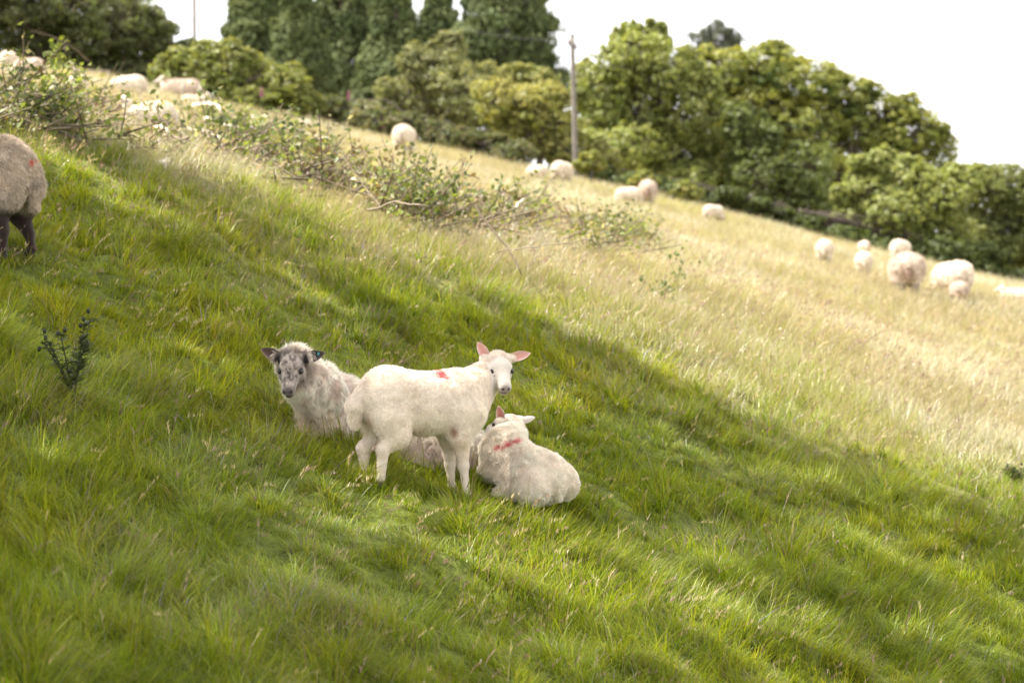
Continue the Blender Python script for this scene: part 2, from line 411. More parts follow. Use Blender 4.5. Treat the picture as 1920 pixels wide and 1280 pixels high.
# ------------------------------------------------------------------ animals: a signed distance field, polygonised to one continuous skin
class SDF:
    def __init__(self, lo, hi, h):
        self.lo = np.array(lo, float); self.h = h
        self.n = np.ceil((np.array(hi) - self.lo) / h).astype(int) + 1
        self.v = np.full(self.n, 1.0, np.float32)
    def _sub(self, lo, hi):
        a = np.clip(np.floor((np.array(lo) - self.lo) / self.h).astype(int), 0, self.n); b = np.clip(np.ceil((np.array(hi) - self.lo) / self.h).astype(int) + 1, 0, self.n)
        if (b <= a).any(): return None, None
        g = np.meshgrid(*[self.lo[k] + np.arange(a[k], b[k]) * self.h for k in range(3)], indexing='ij')
        return (slice(a[0], b[0]), slice(a[1], b[1]), slice(a[2], b[2])), np.stack(g, -1)
    def _un(self, sl, d, k):
        v = self.v[sl]
        if k > 0:
            h = np.clip(.5 + .5 * (v - d) / k, 0, 1); self.v[sl] = (v * (1 - h) + d * h) - k * h * (1 - h)
        else: self.v[sl] = np.minimum(v, d)
    def cone(self, a, b, ra, rb, k=.03, flat=1.0):
        a = np.array(a, float); b = np.array(b, float); m = max(ra, rb) + k + 3 * self.h
        sl, P = self._sub(np.minimum(a, b) - m, np.maximum(a, b) + m)
        if sl is None: return
        ab = b - a; t = np.clip(((P - a) @ ab) / (ab @ ab), 0, 1)
        D = P - a - t[..., None] * ab; D[..., 1] /= flat
        self._un(sl, np.linalg.norm(D, axis=-1) - (ra + (rb - ra) * t), k)
    def _ed(self, P, c, r, Rm):
        q = P - np.array(c)
        if Rm is not None: q = q @ np.asarray(Rm)
        r = np.array(r, float); k0 = np.linalg.norm(q / r, axis=-1); k1 = np.linalg.norm(q / r ** 2, axis=-1) + 1e-9
        return k0 * (k0 - 1) / k1
    def ell(self, c, r, k=.03, Rm=None):
        m = max(r) + k + 3 * self.h; sl, P = self._sub(np.array(c) - m, np.array(c) + m)
        if sl is None: return
        self._un(sl, self._ed(P, c, r, Rm), k)
    def cut(self, c, r, k=.01, Rm=None):
        m = max(r) + k + 3 * self.h; sl, P = self._sub(np.array(c) - m, np.array(c) + m)
        if sl is None: return
        d = -self._ed(P, c, r, Rm); v = self.v[sl]; h = np.clip(.5 - .5 * (v - d) / k, 0, 1)
        self.v[sl] = (v * (1 - h) + d * h) + k * h * (1 - h)
    def mesh(self):
        v = self.v; ins = v < 0; nx, ny, nz = v.shape
        cs = np.zeros((nx - 1, ny - 1, nz - 1), np.int8)
        for dx in (0, 1):
            for dy in (0, 1):
                for dz in (0, 1): cs += ins[dx:nx - 1 + dx, dy:ny - 1 + dy, dz:nz - 1 + dz]
        act = np.argwhere((cs > 0) & (cs < 8)); idx = -np.ones(cs.shape, np.int32); idx[tuple(act.T)] = np.arange(len(act))
        S = np.zeros((len(act), 3)); Cn = np.zeros(len(act))
        corners = [(a, b, c) for a in (0, 1) for b in (0, 1) for c in (0, 1)]
        for p in corners:
            for ax in range(3):
                if p[ax]: continue
                q = list(p); q[ax] = 1
                a = act + p; b = act + q; va = v[tuple(a.T)]; vb = v[tuple(b.T)]; m = (va < 0) != (vb < 0)
                t = np.where(m, va / (va - vb + 1e-20), 0)
                pos = a + t[:, None] * (np.array(q) - np.array(p)); S[m] += pos[m]; Cn[m] += 1
        V = self.lo + self.h * S / Cn[:, None]
        F = []
        for ax in range(3):
            u, w_ = (ax + 1) % 3, (ax + 2) % 3
            s0 = [slice(1, -1)] * 3; s0[ax] = slice(0, -1); s1 = list(s0); s1[ax] = slice(1, None)
            a = ins[tuple(s0)]; b = ins[tuple(s1)]
            for sgn, msk in ((0, a & ~b), (1, ~a & b)):
                e = np.argwhere(msk); o_ = np.array([1, 1, 1]); o_[ax] = 0; e = e + o_
                eu = np.zeros(3, int); eu[u] = 1; ew = np.zeros(3, int); ew[w_] = 1
                quad = [e - eu - ew, e - ew, e, e - eu]
                q = np.stack([idx[tuple(x.T)] for x in quad], 1)
                F.append(q if sgn == 0 else q[:, ::-1])
        return V, np.concatenate(F)

def vnormals(V, F):
    n = np.cross(V[F[:, 2]] - V[F[:, 0]], V[F[:, 3]] - V[F[:, 1]]); N = np.zeros_like(V)
    for k in range(4): np.add.at(N, F[:, k], n)
    return norm(N)

def ball(P, c, r, soft=.5):
    """1 inside a ball (r scalar or xyz) fading to 0"""
    d = np.linalg.norm((P - np.array(c)) / np.array(r), axis=1); return 1 - sstep(1 - soft, 1, d)

def frame_from(fwd, up=(0, 0, 1)):
    f = norm(fwd); l = norm(np.cross(up, f)); u = np.cross(f, l); return np.stack([f, l, u], 1)   # columns: forward, left, up

def ear_mesh(A, base, d, face, L, W, c_out, c_in, thick=.004, rim=None, bend=.12):
    """cupped leaf-shaped ear as a closed shell; d along the ear, face the side it opens to"""
    d = norm(d); f = norm(np.array(face) - d * np.dot(face, d)); s = np.cross(d, f)
    nu, nv = 13, 9; u = np.linspace(0, 1, nu); v = np.linspace(-1, 1, nv)
    wd = W * .5 * np.clip(np.sin(math.pi * (.14 + .86 * u) ** .95), 0, 1) ** .75; wd[-1] = W * .03
    U, Vv = np.meshgrid(u, v, indexing='ij'); Wd = wd[:, None] * np.ones(nv)
    cup = (Vv ** 2 - .45) * Wd * (.85 - .45 * U)
    P = np.array(base) + d * (U * L)[..., None] + s * (Wd * Vv * (1 - .12 * Vv ** 2))[..., None] + f * cup[..., None] + f * (bend * L * U ** 2)[..., None]
    inner = P + f * thick; outer = P - f * thick
    VV = np.concatenate([inner.reshape(-1, 3), outer.reshape(-1, 3)]); i = np.arange(nu * nv).reshape(nu, nv); o = i + nu * nv
    q = [np.stack([i[:-1, :-1].ravel(), i[1:, :-1].ravel(), i[1:, 1:].ravel(), i[:-1, 1:].ravel()], 1),
         np.stack([o[:-1, :-1].ravel(), o[:-1, 1:].ravel(), o[1:, 1:].ravel(), o[1:, :-1].ravel()], 1)]
    bd = np.concatenate([i[:-1, 0], i[-1, :-1], i[::-1, -1][:-1], i[0, ::-1][:-1]]); nb = np.roll(bd, -1)
    q.append(np.stack([bd, nb, nb + nu * nv, bd + nu * nv], 1))
    e = np.clip(np.abs(Vv), 0, 1) ** 3; e = np.maximum(e, sstep(.85, 1, U))
    ci = np.array(c_in) + (np.array(rim if rim is not None else c_out) - np.array(c_in)) * e[..., None]
    C = np.concatenate([ci.reshape(-1, 3), np.broadcast_to(c_out, (nu * nv, 3))])
    return VV, np.concatenate(q), C

class Animal:
    """builds one sheep in its own frame (x forward, y left, z up) at a world position and attitude"""
    def __init__(self, name, loc, yaw, pitch=0, roll=0, label='', group=None, cat='sheep'):
        self.root = empty(name, loc, label, cat, group, (R(roll), R(-pitch), R(yaw)))
        self.M = np.array(Matrix.Translation(loc) @ self.root.rotation_euler.to_matrix().to_4x4()); self.Rw = self.M[:3, :3]; self.loc = np.array(loc)
        self.extra = []; self.headR = None
    def to_local(self, p): return self.Rw.T @ (np.array(p, float) - self.loc)
    def dir_local(self, d): return self.Rw.T @ np.array(d, float)
    def set_head(self, wpos, wfwd, wup=(0, 0, 1), s=1.0):
        self.hp = self.to_local(wpos); self.hR = frame_from(self.dir_local(wfwd), self.dir_local(wup)); self.hs = s
    def H(self, x, y, z): return self.hp + self.hR @ (np.array([x, y, z]) * self.hs)
    def head_prims(self, S, k=.018, lamb=False):
        h = self.H; s = self.hs; Rm = self.hR
        S.ell(h(-.005, 0, 0), np.array((.085, .064, .072)) * s, .02, Rm)
        S.ell(h(.05, 0, .004), np.array((.065, .062, .056)) * s, k, Rm)
        S.cone(h(.06, 0, -.008), h(.170, 0, -.040), .050 * s, .036 * s, k)
        S.cone(h(.02, 0, -.045), h(.150, 0, -.070), .048 * s, .027 * s, k)
        for y in (-1, 1):
            S.ell(h(.062, .044 * y, .022), np.array((.026, .016, .015)) * s, .012, Rm)       # brow
            S.ell(h(.04, .042 * y, -.035), np.array((.045, .026, .036)) * s, .018, Rm)      # cheek
            S.ell(h(.188, .017 * y, -.047), np.array((.018, .015, .018)) * s, .010, Rm)     # nostril wing
            S.cut(h(.206, .018 * y, -.046), np.array((.012, .006, .008)) * s, .004, Rm)
            S.cut(h(.084, .060 * y, .000), np.array((.020, .012, .012)) * s, .006, Rm)      # eye socket
            S.cone(h(-.005, .052 * y, .032), h(-.012, .080 * y, .036), .026 * s, .020 * s, .016) # ear root
        S.ell(h(.180, 0, -.052), np.array((.030, .034, .032)) * s, .012, Rm)
        S.ell(h(.170, 0, -.084), np.array((.026, .024, .014)) * s, .006, Rm)
        S.cut(h(.190, 0, -.074), np.array((.024, .034, .0035)) * s, .004, Rm)
    def hloc(self, V): return ((V - self.hp) @ self.hR) / self.hs
    def eyes(self):
        for y in (-1, 1):
            A = Acc(); A.ell(self.H(.083, .0575 * y, .002), np.array((.0165, .0115, .0135)) * self.hs, (.012, .008, .006), self.hR, 14, 10)
            A.build('eye', M_eye, self.root, True)
    def skin(self, S, colf, wob=0.0, wobs=30, wmask=None):
        V, F = S.mesh(); N = vnormals(V, F)
        if wob:
            n = noise3(V * wobs, 5) * .6 + noise3(V * wobs * 2.3, 8) * .4 - .5; m = 1 if wmask is None else wmask(V)
            V = V + N * (wob * n * m)[:, None]
        C = colf(V); self.V, self.F, self.N = V, F, N
        Vs, Fs, Cs = [V], [F], [C]; n = len(V)
        for v, f, c in self.extra: Vs.append(v); Fs.append(f + n); Cs.append(c); n += len(v)
        self.body = mesh_np('body', np.concatenate(Vs), [np.concatenate(Fs)], M_wool, np.concatenate(Cs), self.root, True)
    def fleece(self, n, colf, lenf, comb, wd=.0022, curl=.5, name='fleece', clump=0.0, cscale=18):
        V, F, N = self.V, self.F, self.N
        P0 = V[F]; ar = np.linalg.norm(np.cross(P0[:, 2] - P0[:, 0], P0[:, 3] - P0[:, 1]), axis=1)
        lf = lenf(P0.mean(1)); p = ar * (lf > 0.0015); p = p / p.sum(); f = rng.choice(len(F), n, p=p)
        a = rng.random((n, 1)); b = rng.random((n, 1)); q = P0[f]
        p = (q[:, 0] * (1 - a) + q[:, 1] * a) * (1 - b) + (q[:, 3] * (1 - a) + q[:, 2] * a) * b
        nn = norm(N[F[f]].mean(1)); L = lenf(p) * rng.uniform(.6, 1.25, n)
        if clump:  # fibres near each other share a direction: locks
            jit = np.stack([noise3(p * cscale + 11 * k, 40 + k) for k in range(3)], 1) - .5; jit = jit * 2 * clump
        else: jit = 0
        cdir = comb(p); t = cdir - nn * (cdir * nn).sum(1, keepdims=True)
        d0 = norm(nn * 1.0 + t * .6 + jit + rng.normal(0, curl * .5, (n, 3))); d1 = norm(nn * .35 + t * 1.1 + jit * 1.6 + rng.normal(0, curl, (n, 3)))
        side = norm(np.cross(d0, rng.normal(size=(n, 3)))); L = L[:, None]
        r0 = p - nn * .002; r1 = r0 + d0 * L * .5; r2 = r1 + d1 * L * .5
        w = (wd * rng.uniform(.7, 1.4, n))[:, None]
        VV = np.stack([r0 - side * w / 2, r0 + side * w / 2, r1 - side * w * .42, r1 + side * w * .42, r2], 1).reshape(-1, 3)
        k = np.arange(n) * 5; C = np.minimum(colf(p) * rng.uniform(1.08, 1.26, n)[:, None], .95)
        return mesh_np(name, VV, [np.stack([k, k + 1, k + 3, k + 2], 1), np.stack([k + 2, k + 3, k + 4], 1)], M_fibre, np.repeat(C, 5, 0), self.root)

def face_clear(q):
    """0 on the bare eyes, nose and lips"""
    eye = np.linalg.norm(q * (1, 0, 1) + np.abs(q) * (0, 1, 0) - (.082, .055, 0), axis=1) > .026
    return eye * ~((q[:, 0] > .165) & (q[:, 0] < .26) & (np.abs(q[:, 1]) < .07) & (q[:, 2] > -.13) & (q[:, 2] < .06))

def mark(an, V, px, py, rx, ry, ang, seed=4):
    """spray mark on the fleece: an ellipse round the sight line to a photo point, broken up by the wool"""
    wv = V @ an.Rw.T + an.loc; u = wv[:, 0] / wv[:, 1] * F + 960 - px; v = 640 - wv[:, 2] / wv[:, 1] * F - py; c, s_ = math.cos(R(ang)), math.sin(R(ang))
    d = np.hypot((u * c + v * s_) / rx, (-u * s_ + v * c) / ry) + (noise3(V * 55, seed) - .5) * .9 + (noise3(V * 190, seed + 3) - .5) * .9
    return ((1 - sstep(.2, 1.2, d)) * .80)[:, None]
CREAM = np.array((.80, .722, .648)); PINK = np.array((.62, .30, .25)); RED = np.array((.62, .035, .06))

def facemask(q):
    return sstep(-.03, .09, q[:, 0]) * (1 - sstep(.3, .4, q[:, 0])) * (1 - sstep(.060, .095, np.abs(q[:, 1]))) * (1 - sstep(.05, .105, -q[:, 2] - .3 * np.clip(q[:, 0], 0, 1)))
def face_color_lamb(an, V, C):
    q = an.hloc(V)
    near = (1 - sstep(.0, .06, np.linalg.norm(np.maximum(np.abs(q - (.09, 0, -.02)) - (.12, .08, .08), 0), axis=1)))[:, None]
    face = facemask(q)[:, None] * near
    C = C + (np.array((.61, .54, .475)) - C) * face
    nose = ball(q, (.200, 0, -.050), (.042, .042, .036), .6)[:, None] * near; C = C + (np.array((.27, .20, .20)) - C) * nose * .9
    mouth = ball(q, (.19, 0, -.078), (.04, .038, .012), .5)[:, None] * near; C = C + (np.array((.22, .15, .14)) - C) * mouth * .75
    for y in (-1, 1):
        m = ball(q, (.210, .017 * y, -.045), (.014, .009, .009), .4)[:, None]; C = C + (np.array((.02, .012, .012)) - C) * m
        m = ball(q, (.082, .052 * y, .0), (.026, .016, .018), .35)[:, None]; C = C + (np.array((.05, .035, .03)) - C) * m
        m = ball(q, (.108, .046 * y, -.012), (.018, .012, .007), .6)[:, None]; C = C + (np.array((.10, .07, .06)) - C) * m
    return C

# ---- the standing lamb
def standing_lamb():
    yaw = 27; loc = np.array([(690 - 960) / 358, F / 358 - .02, 0]); loc[2] = g1(loc[0], loc[1]); loc[2] = (640 - 893) / 358
    an = Animal('lamb', loc, yaw, 0, 0, 'white lamb standing side-on with red mark on its back, looking at the camera', None, 'lamb')
    def gz(x, y):
        p = an.Rw @ np.array([x, y, 0]) + loc; return g1(p[0], p[1]) - loc[2]
    an.set_head(P3(934, 684, 345), (.24, -.92, -.44), s=1.0)
    S = SDF((-.22, -.26, -.30), (1.0, .28, .78), .0062)
    # trunk
    S.cone((.11, 0, .412), (.48, 0, .392), .148, .136, .05, .86)
    S.ell((.11, 0, .405), (.150, .130, .165), .05)
    S.ell((.52, 0, .360), (.135, .118, .172), .06)
    S.ell((.33, 0, .335), (.21, .116, .115), .06)
    S.ell((.48, 0, .455), (.13, .070, .085), .07)
    # neck up to the head
    nb = an.H(-.065, 0, -.045)
    S.cone((.54, 0, .42), nb, .118, .060, .05); S.cone((.58, 0, .33), an.H(-.045, 0, -.075), .098, .046, .045)
    # tail
    S.cone((-.005, .0, .475), (-.068, .005, .37), .036, .050, .010); S.cone((-.068, .005, .37), (-.070, .01, .265), .048, .020, .008)
    # hind legs
    for y, hx, fx in ((-1, .075, .020), (1, .03, .0)):
        zf = gz(fx, .074 * y)
        S.ell((.105, .068 * y, .315), (.105, .064, .135), .04)
        S.cone((.10, .070 * y, .30), (.095 + hx * .5, .080 * y, .215), .088, .064, .04)
        S.cone((.095 + hx * .5, .080 * y, .215), (-.022 + hx, .078 * y, .145), .060, .034, .025)
        S.cone((-.022 + hx, .078 * y, .145), (-.0 + hx * .4 + fx * .6, .074 * y, zf + .045), .032, .023, .015)
        S.cone((-.0 + hx * .4 + fx * .6, .074 * y, zf + .045), (fx + .01, .074 * y, zf + .012), .023, .024, .01)
    # fore legs
    for y, fx in ((-1, .545), (1, .53)):
        zf = gz(fx, .07 * y)
        S.cone((.54, .065 * y, .32), (.505, .072 * y, .20), .098, .060, .05)
        S.cone((.505, .072 * y, .20), (.5 + (fx - .5) * .4, .076 * y, .055), .050, .028, .03)
        S.ell((.5 + (fx - .5) * .4 + .003, .076 * y, .045), (.028, .026, .034), .015)
        S.cone((.5 + (fx - .5) * .4, .076 * y, .045), (fx - .008, .074 * y, zf + .045), .025, .019, .012)
        S.cone((fx - .008, .074 * y, zf + .045), (fx + .012, .072 * y, zf + .010), .024, .024, .01)
    an.head_prims(S)
    def col(V):
        C = np.broadcast_to(CREAM, V.shape).copy()
        n = noise3(V * 14, 3)[:, None]; C = C * (1 + (n - .5) * .10)
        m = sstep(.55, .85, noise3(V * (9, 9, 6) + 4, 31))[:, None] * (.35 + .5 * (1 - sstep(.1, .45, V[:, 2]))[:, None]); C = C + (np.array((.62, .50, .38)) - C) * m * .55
        C = C + (RED - C) * mark(an, V, 826, 702, 15, 8, 20)
        m = ball(V, (.445, -.125, .225), (.035, .06, .05), .8)[:, None]; C = C + (np.array((.34, .17, .08)) - C) * m * .85    # stain behind elbow
        m = ball(V, (.0, -.045, .34), (.03, .05, .13), .8)[:, None]; C = C + (np.array((.50, .33, .22)) - C) * m * .7  # shade of the crease beside the tail, put into the wool colour
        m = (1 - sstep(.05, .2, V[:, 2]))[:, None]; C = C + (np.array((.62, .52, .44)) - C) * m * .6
        hoof = np.zeros(len(V))
        for x, y in ((.030, -.074), (.010, .074), (.557, -.072), (.542, .072)):
            zf = gz(x, y); hoof = np.maximum(hoof, (np.hypot(V[:, 0] - x, V[:, 1] - y) < .05) * (1 - sstep(.02, .032, V[:, 2] - zf)))
        C = C + (np.array((.10, .08, .07)) - C) * hoof[:, None]
        return face_color_lamb(an, V, C)
    # ears: directions given in the world
    def dl(v): return an.dir_local(v)
    an.extra.append(ear_mesh(None, an.H(-.008, -.066, .036), dl((-.50, .05, .84)), dl((.22, -.95, .1)), .102, .064, (.74, .66, .58), (.60, .30, .26), rim=(.74, .6, .54), thick=.003))
    an.extra.append(ear_mesh(None, an.H(-.008, .066, .034), dl((.93, .12, .22)), dl((-.05, -.9, .25)), .114, .064, (.74, .66, .58), (.60, .31, .27), rim=(.74, .6, .54), thick=.003))
    def wm(V):
        q = an.hloc(V); return (1 - sstep(-.02, .04, q[:, 0]) * (np.abs(q[:, 1]) < .15) * (q[:, 2] > -.14)) * sstep(.0, .2, V[:, 2])
    an.skin(S, col, .006, 34, wm)
    def ln(P):
        q = an.hloc(P); f = facemask(q)
        L = .0145 * (1 - f) + .003 * f; L = L * (.35 + .65 * sstep(.02, .22, P[:, 2]))
        L = L + .012 * ball(P, (.30, 0, .22), (.2, .16, .06), .8) + .010 * ball(P, (-.06, 0, .33), .1, .8)
        return L * face_clear(q)
    an.fleece(150000, col, ln, lambda P: np.stack([-np.ones(len(P)) * .5, np.zeros(len(P)), -np.ones(len(P))], 1), .0020, .45, clump=.35, cscale=45)
    an.eyes(); return an

# ---- the resting lamb
def resting_lamb():
    b = P3(982, 912, 344); loc = np.array([b[0], b[1], b[2] - .01])
    an = Animal('lamb', loc, 138, 15, -6, 'white lamb lying down with its back to the camera, red mark behind its neck', None, 'lamb')
    an.set_head(P3(955, 797, 336), (-.62, .77, .02), s=.90)
    S = SDF((-.42, -.30, -.16), (.55, .30, .62), .0066)
    S.cone((-.12, 0, .115), (.12, 0, .13), .126, .122, .05); S.ell((-.14, 0, .095), (.120, .126, .122), .05)
    S.ell((.16, 0, .125), (.12, .120, .135), .05); S.ell((0, 0, .06), (.21, .138, .09), .05)
    nb = an.H(-.04, 0, -.055)
    S.cone((.18, 0, .18), nb, .112, .072, .05); S.cone((.2, 0, .14), an.H(.0, 0, -.07), .1, .06, .05)
    for y in (-1, 1):
        S.ell((-.15, .115 * y, .075), (.12, .07, .10), .03); S.cone((-.05, .12 * y, .01), (.08, .13 * y, -.03), .038, .022, .04)
        S.cone((.20, .08 * y, .05), (.28, .08 * y, -.02), .05, .028, .04)
    S.cone((-.235, 0, .12), (-.252, 0, .03), .030, .02, .03)
    an.head_prims(S)
    mk = an.to_local(P3(950, 834, 340))
    def col(V):
        C = np.broadcast_to(CREAM * 1.05, V.shape).copy(); C = C * (1 + (noise3(V * 14, 3)[:, None] - .5) * .10)
        C = C + (RED - C) * mark(an, V, 950, 833, 26, 7, -22)
        return face_color_lamb(an, V, C)
    dl = an.dir_local
    an.extra.append(ear_mesh(None, an.H(-.008, .064, .030), dl((-.22, -.25, .94)), dl((-.1, -.88, -.2)), .092, .056, (.70, .60, .53), (.50, .22, .19), rim=(.70, .56, .50), thick=.003))
    an.extra.append(ear_mesh(None, an.H(-.008, -.066, .024), dl((.93, .12, .26)), dl((.05, .85, -.3)), .100, .050, (.66, .58, .54), (.6, .3, .27), thick=.003))
    an.skin(S, col, .012, 34)
    def ln(P):
        q = an.hloc(P); f = sstep(-.10, .02, q[:, 0]) * (np.abs(q[:, 1]) < .12) * (q[:, 2] > -.10)
        return .020 * (1 - f) + .006 * f
    an.fleece(130000, col, ln, lambda P: np.stack([-np.ones(len(P)), np.zeros(len(P)), -np.ones(len(P)) * .5], 1), .0021, .45, clump=.35, cscale=40)
    an.eyes(); return an

# ---- the resting ewe
def ewe_face(q):
    return sstep(-.06, .03, q[:, 0]) * (1 - sstep(.065, .105, np.abs(q[:, 1]))) * (1 - sstep(.07, .125, -q[:, 2] - .3 * np.clip(q[:, 0], 0, 1))) * (q[:, 0] < .3)
def resting_ewe():
    loc = np.array([-.66, 13.46, 0]); loc[2] = float(ground(loc[0], loc[1], False)[0]) - .03
    an = Animal('ewe', loc, 197, 15, 0, 'shaggy ewe lying behind the standing lamb, mottled grey face and dark ears', None, 'ewe')
    an.set_head(P3(549, 680, 350), (-.07, -.84, -.54), s=1.03)
    S = SDF((-.75, -.30, -.25), (.95, .68, .90), .0078)
    S.cone((-.34, 0, .05), (.28, 0, .085), .180, .180, .06); S.ell((-.40, 0, .045), (.18, .19, .175), .05)
    S.ell((.34, 0, .12), (.18, .165, .19), .06); S.ell((0, 0, .03), (.45, .23, .12), .06)
    nb = an.H(-.05, 0, -.05); nb2 = an.H(-.0, 0, -.075)
    S.cone((.36, 0, .17), nb, .145, .078, .07); S.cone((.40, 0, .12), nb2, .13, .062, .06)
    for y in (-1, 1):
        S.cone((.42, .11 * y, .07), (.56, .12 * y, -.03), .075, .045, .04); S.ell((-.30, .18 * y, .10), (.17, .09, .13), .04)
        S.cone((.56, .12 * y, -.03), (.46, .13 * y, -.06), .04, .03, .02)
    an.head_prims(S)
    def patch(V):
        q = an.hloc(V); return sstep(.30, .80, noise3(q * (34, 90, 70) + 3, 15) * .5 + noise3(q * (80, 170, 150), 16) * .5)
    def col(V):
        C = np.broadcast_to(np.array((.86, .785, .71)), V.shape).copy()
        n = noise3(V * (26, 26, 12), 3)[:, None]; C = C + (np.array((.42, .32, .27)) - C) * sstep(.5, .85, n) * .4
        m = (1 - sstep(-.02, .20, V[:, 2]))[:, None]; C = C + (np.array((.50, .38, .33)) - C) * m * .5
        q = an.hloc(V); inh = ewe_face(q)
        f = inh[:, None]; white = np.array((.44, .365, .32)); dark = np.array((.040, .029, .027))
        fc = white + (dark - white) * (patch(V) * .74 + .20)[:, None]
        # dark stripe down the nose and dark round the eyes
        st = ball(q, (.115, .0, .0), (.075, .018, .06), .6) * (q[:, 2] > -.05); fc = fc + (dark - fc) * (st * sstep(.35, .6, noise3(V * (60, 60, 150), 19)))[:, None] * .85
        C = C + (fc - C) * f
        nose = ball(q, (.195, 0, -.040), (.048, .046, .036), .6)[:, None]; C = C + (np.array((.11, .085, .09)) - C) * nose * .9
        lip = ball(q, (.185, 0, -.076), (.036, .040, .010), .5)[:, None]; C = C + (np.array((.04, .03, .03)) - C) * lip * .9
        for y in (-1, 1):
            m = ball(q, (.210, .018 * y, -.045), (.016, .010, .010), .4)[:, None]; C = C + (np.array((.01, .008, .008)) - C) * m
            m = ball(q, (.080, .052 * y, .003), (.032, .022, .026), .5)[:, None]; C = C + (np.array((.045, .03, .028)) - C) * m
            m = ball(q, (.0, .068 * y, .03), (.035, .028, .035), .5)[:, None]; C = C + (np.array((.06, .045, .045)) - C) * m
        return C
    dl = an.dir_local; dk = (.035, .024, .022)
    an.extra.append(ear_mesh(None, an.H(-.005, -.066, .030), dl((-.86, -.05, .42)), dl((.1, -.9, -.15)), .112, .070, dk, (.10, .06, .052), rim=(.26, .18, .15), thick=.0035))
    an.extra.append(ear_mesh(None, an.H(-.005, .066, .026), dl((.92, -.05, .26)), dl((-.1, -.9, -.15)), .112, .070, dk, (.05, .034, .03), rim=(.18, .12, .10), thick=.0035))
    def wm(V):
        q = an.hloc(V); return 1 - sstep(-.12, -.04, q[:, 0]) * (q[:, 2] > -.16) * (np.abs(q[:, 1]) < .15)
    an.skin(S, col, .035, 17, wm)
    def hm(P): return ewe_face(an.hloc(P))
    def ln(P):
        f = hm(P); q = an.hloc(P); L = .052 * (1 - f) + .004 * f
        return L * face_clear(q)
    an.fleece(190000, col, ln, lambda P: np.stack([-np.ones(len(P)) * .35, np.zeros(len(P)), -np.ones(len(P))], 1), .0026, .28, clump=.75, cscale=26)
    an.eyes()
    A = Acc(); c = an.to_local(P3(598, 662, 350)) + an.dir_local((0, -.025, .0)); Rm = frame_from(an.dir_local((0, -1, 0)), an.dir_local((.25, 0, 1)))
    A.ell(c, (.004, .007, .015), (.06, .30, .38), Rm); A.build('ear_tag', M_tag, an.root, True)
    A = Acc(); c = an.to_local(P3(512, 651, 350)) + an.dir_local((0, -.02, .0)); A.ell(c, (.004, .010, .006), (.45, .42, .10), Rm)
    o = A.build('ear_tag', M_tag, an.root, True)
    return an

# ---- a standing adult, head down to graze or held level
def adult(S, headz=.25, headx=.78, legs=True, k=.06, fat=1.0, gz=None):
    S.cone((.10, 0, .54), (.50, 0, .53), .245 * fat, .225 * fat, k); S.ell((.06, 0, .53), (.22, .215 * fat, .235 * fat), k)
    S.ell((.58, 0, .50), (.19, .19 * fat, .23), k); S.ell((.3, 0, .46), (.33, .21 * fat, .19), k)
    if headx:
        S.cone((.62, 0, .52), (headx - .04, 0, headz + .12), .15, .085, .06)
        S.cone((headx - .04, 0, headz + .10), (headx + .12, 0, headz - .06), .078, .045, .03)
        for y in (-1, 1): S.ell((headx - .03, .10 * y, headz + .12), (.025, .055, .018), .01)
def far_mesh(kind):
    """returns V,F,C of a small background sheep"""
    h = .022; S = SDF((-.45, -.42, -.06), (1.15, .42, .95), h)
    if kind == 'lying':
        S.cone((-.1, 0, .2), (.35, 0, .22), .22, .2, .06); S.cone((.4, 0, .25), (.52, 0, .42), .12, .08, .05); S.cone((.52, 0, .44), (.66, 0, .38), .07, .045, .03)
        for y in (-1, 1): S.ell((.5, .1 * y, .46), (.03, .05, .02), .01)
    else:
        adult(S, *((.25, .78) if kind == 'grazing' else (.72, .84)))
        for x, y in ((.02, .12), (.02, -.12), (.58, .11), (.58, -.11)):
            S.cone((x, y, .36), (x, y, .2), .09, .05, .04); S.cone((x, y, .2), (x + .01, y, .02), .042, .03, .02)
        S.cone((-.16, 0, .55), (-.19, 0, .36), .05, .04, .03)
    V, F = S.mesh(); N = vnormals(V, F); V = V + N * ((noise3(V * 16, 5) - .5) * .03)[:, None]
    return V, F
far_src = {k: far_mesh(k) for k in ('grazing', 'lying', 'standing')}
far_fibre = {}
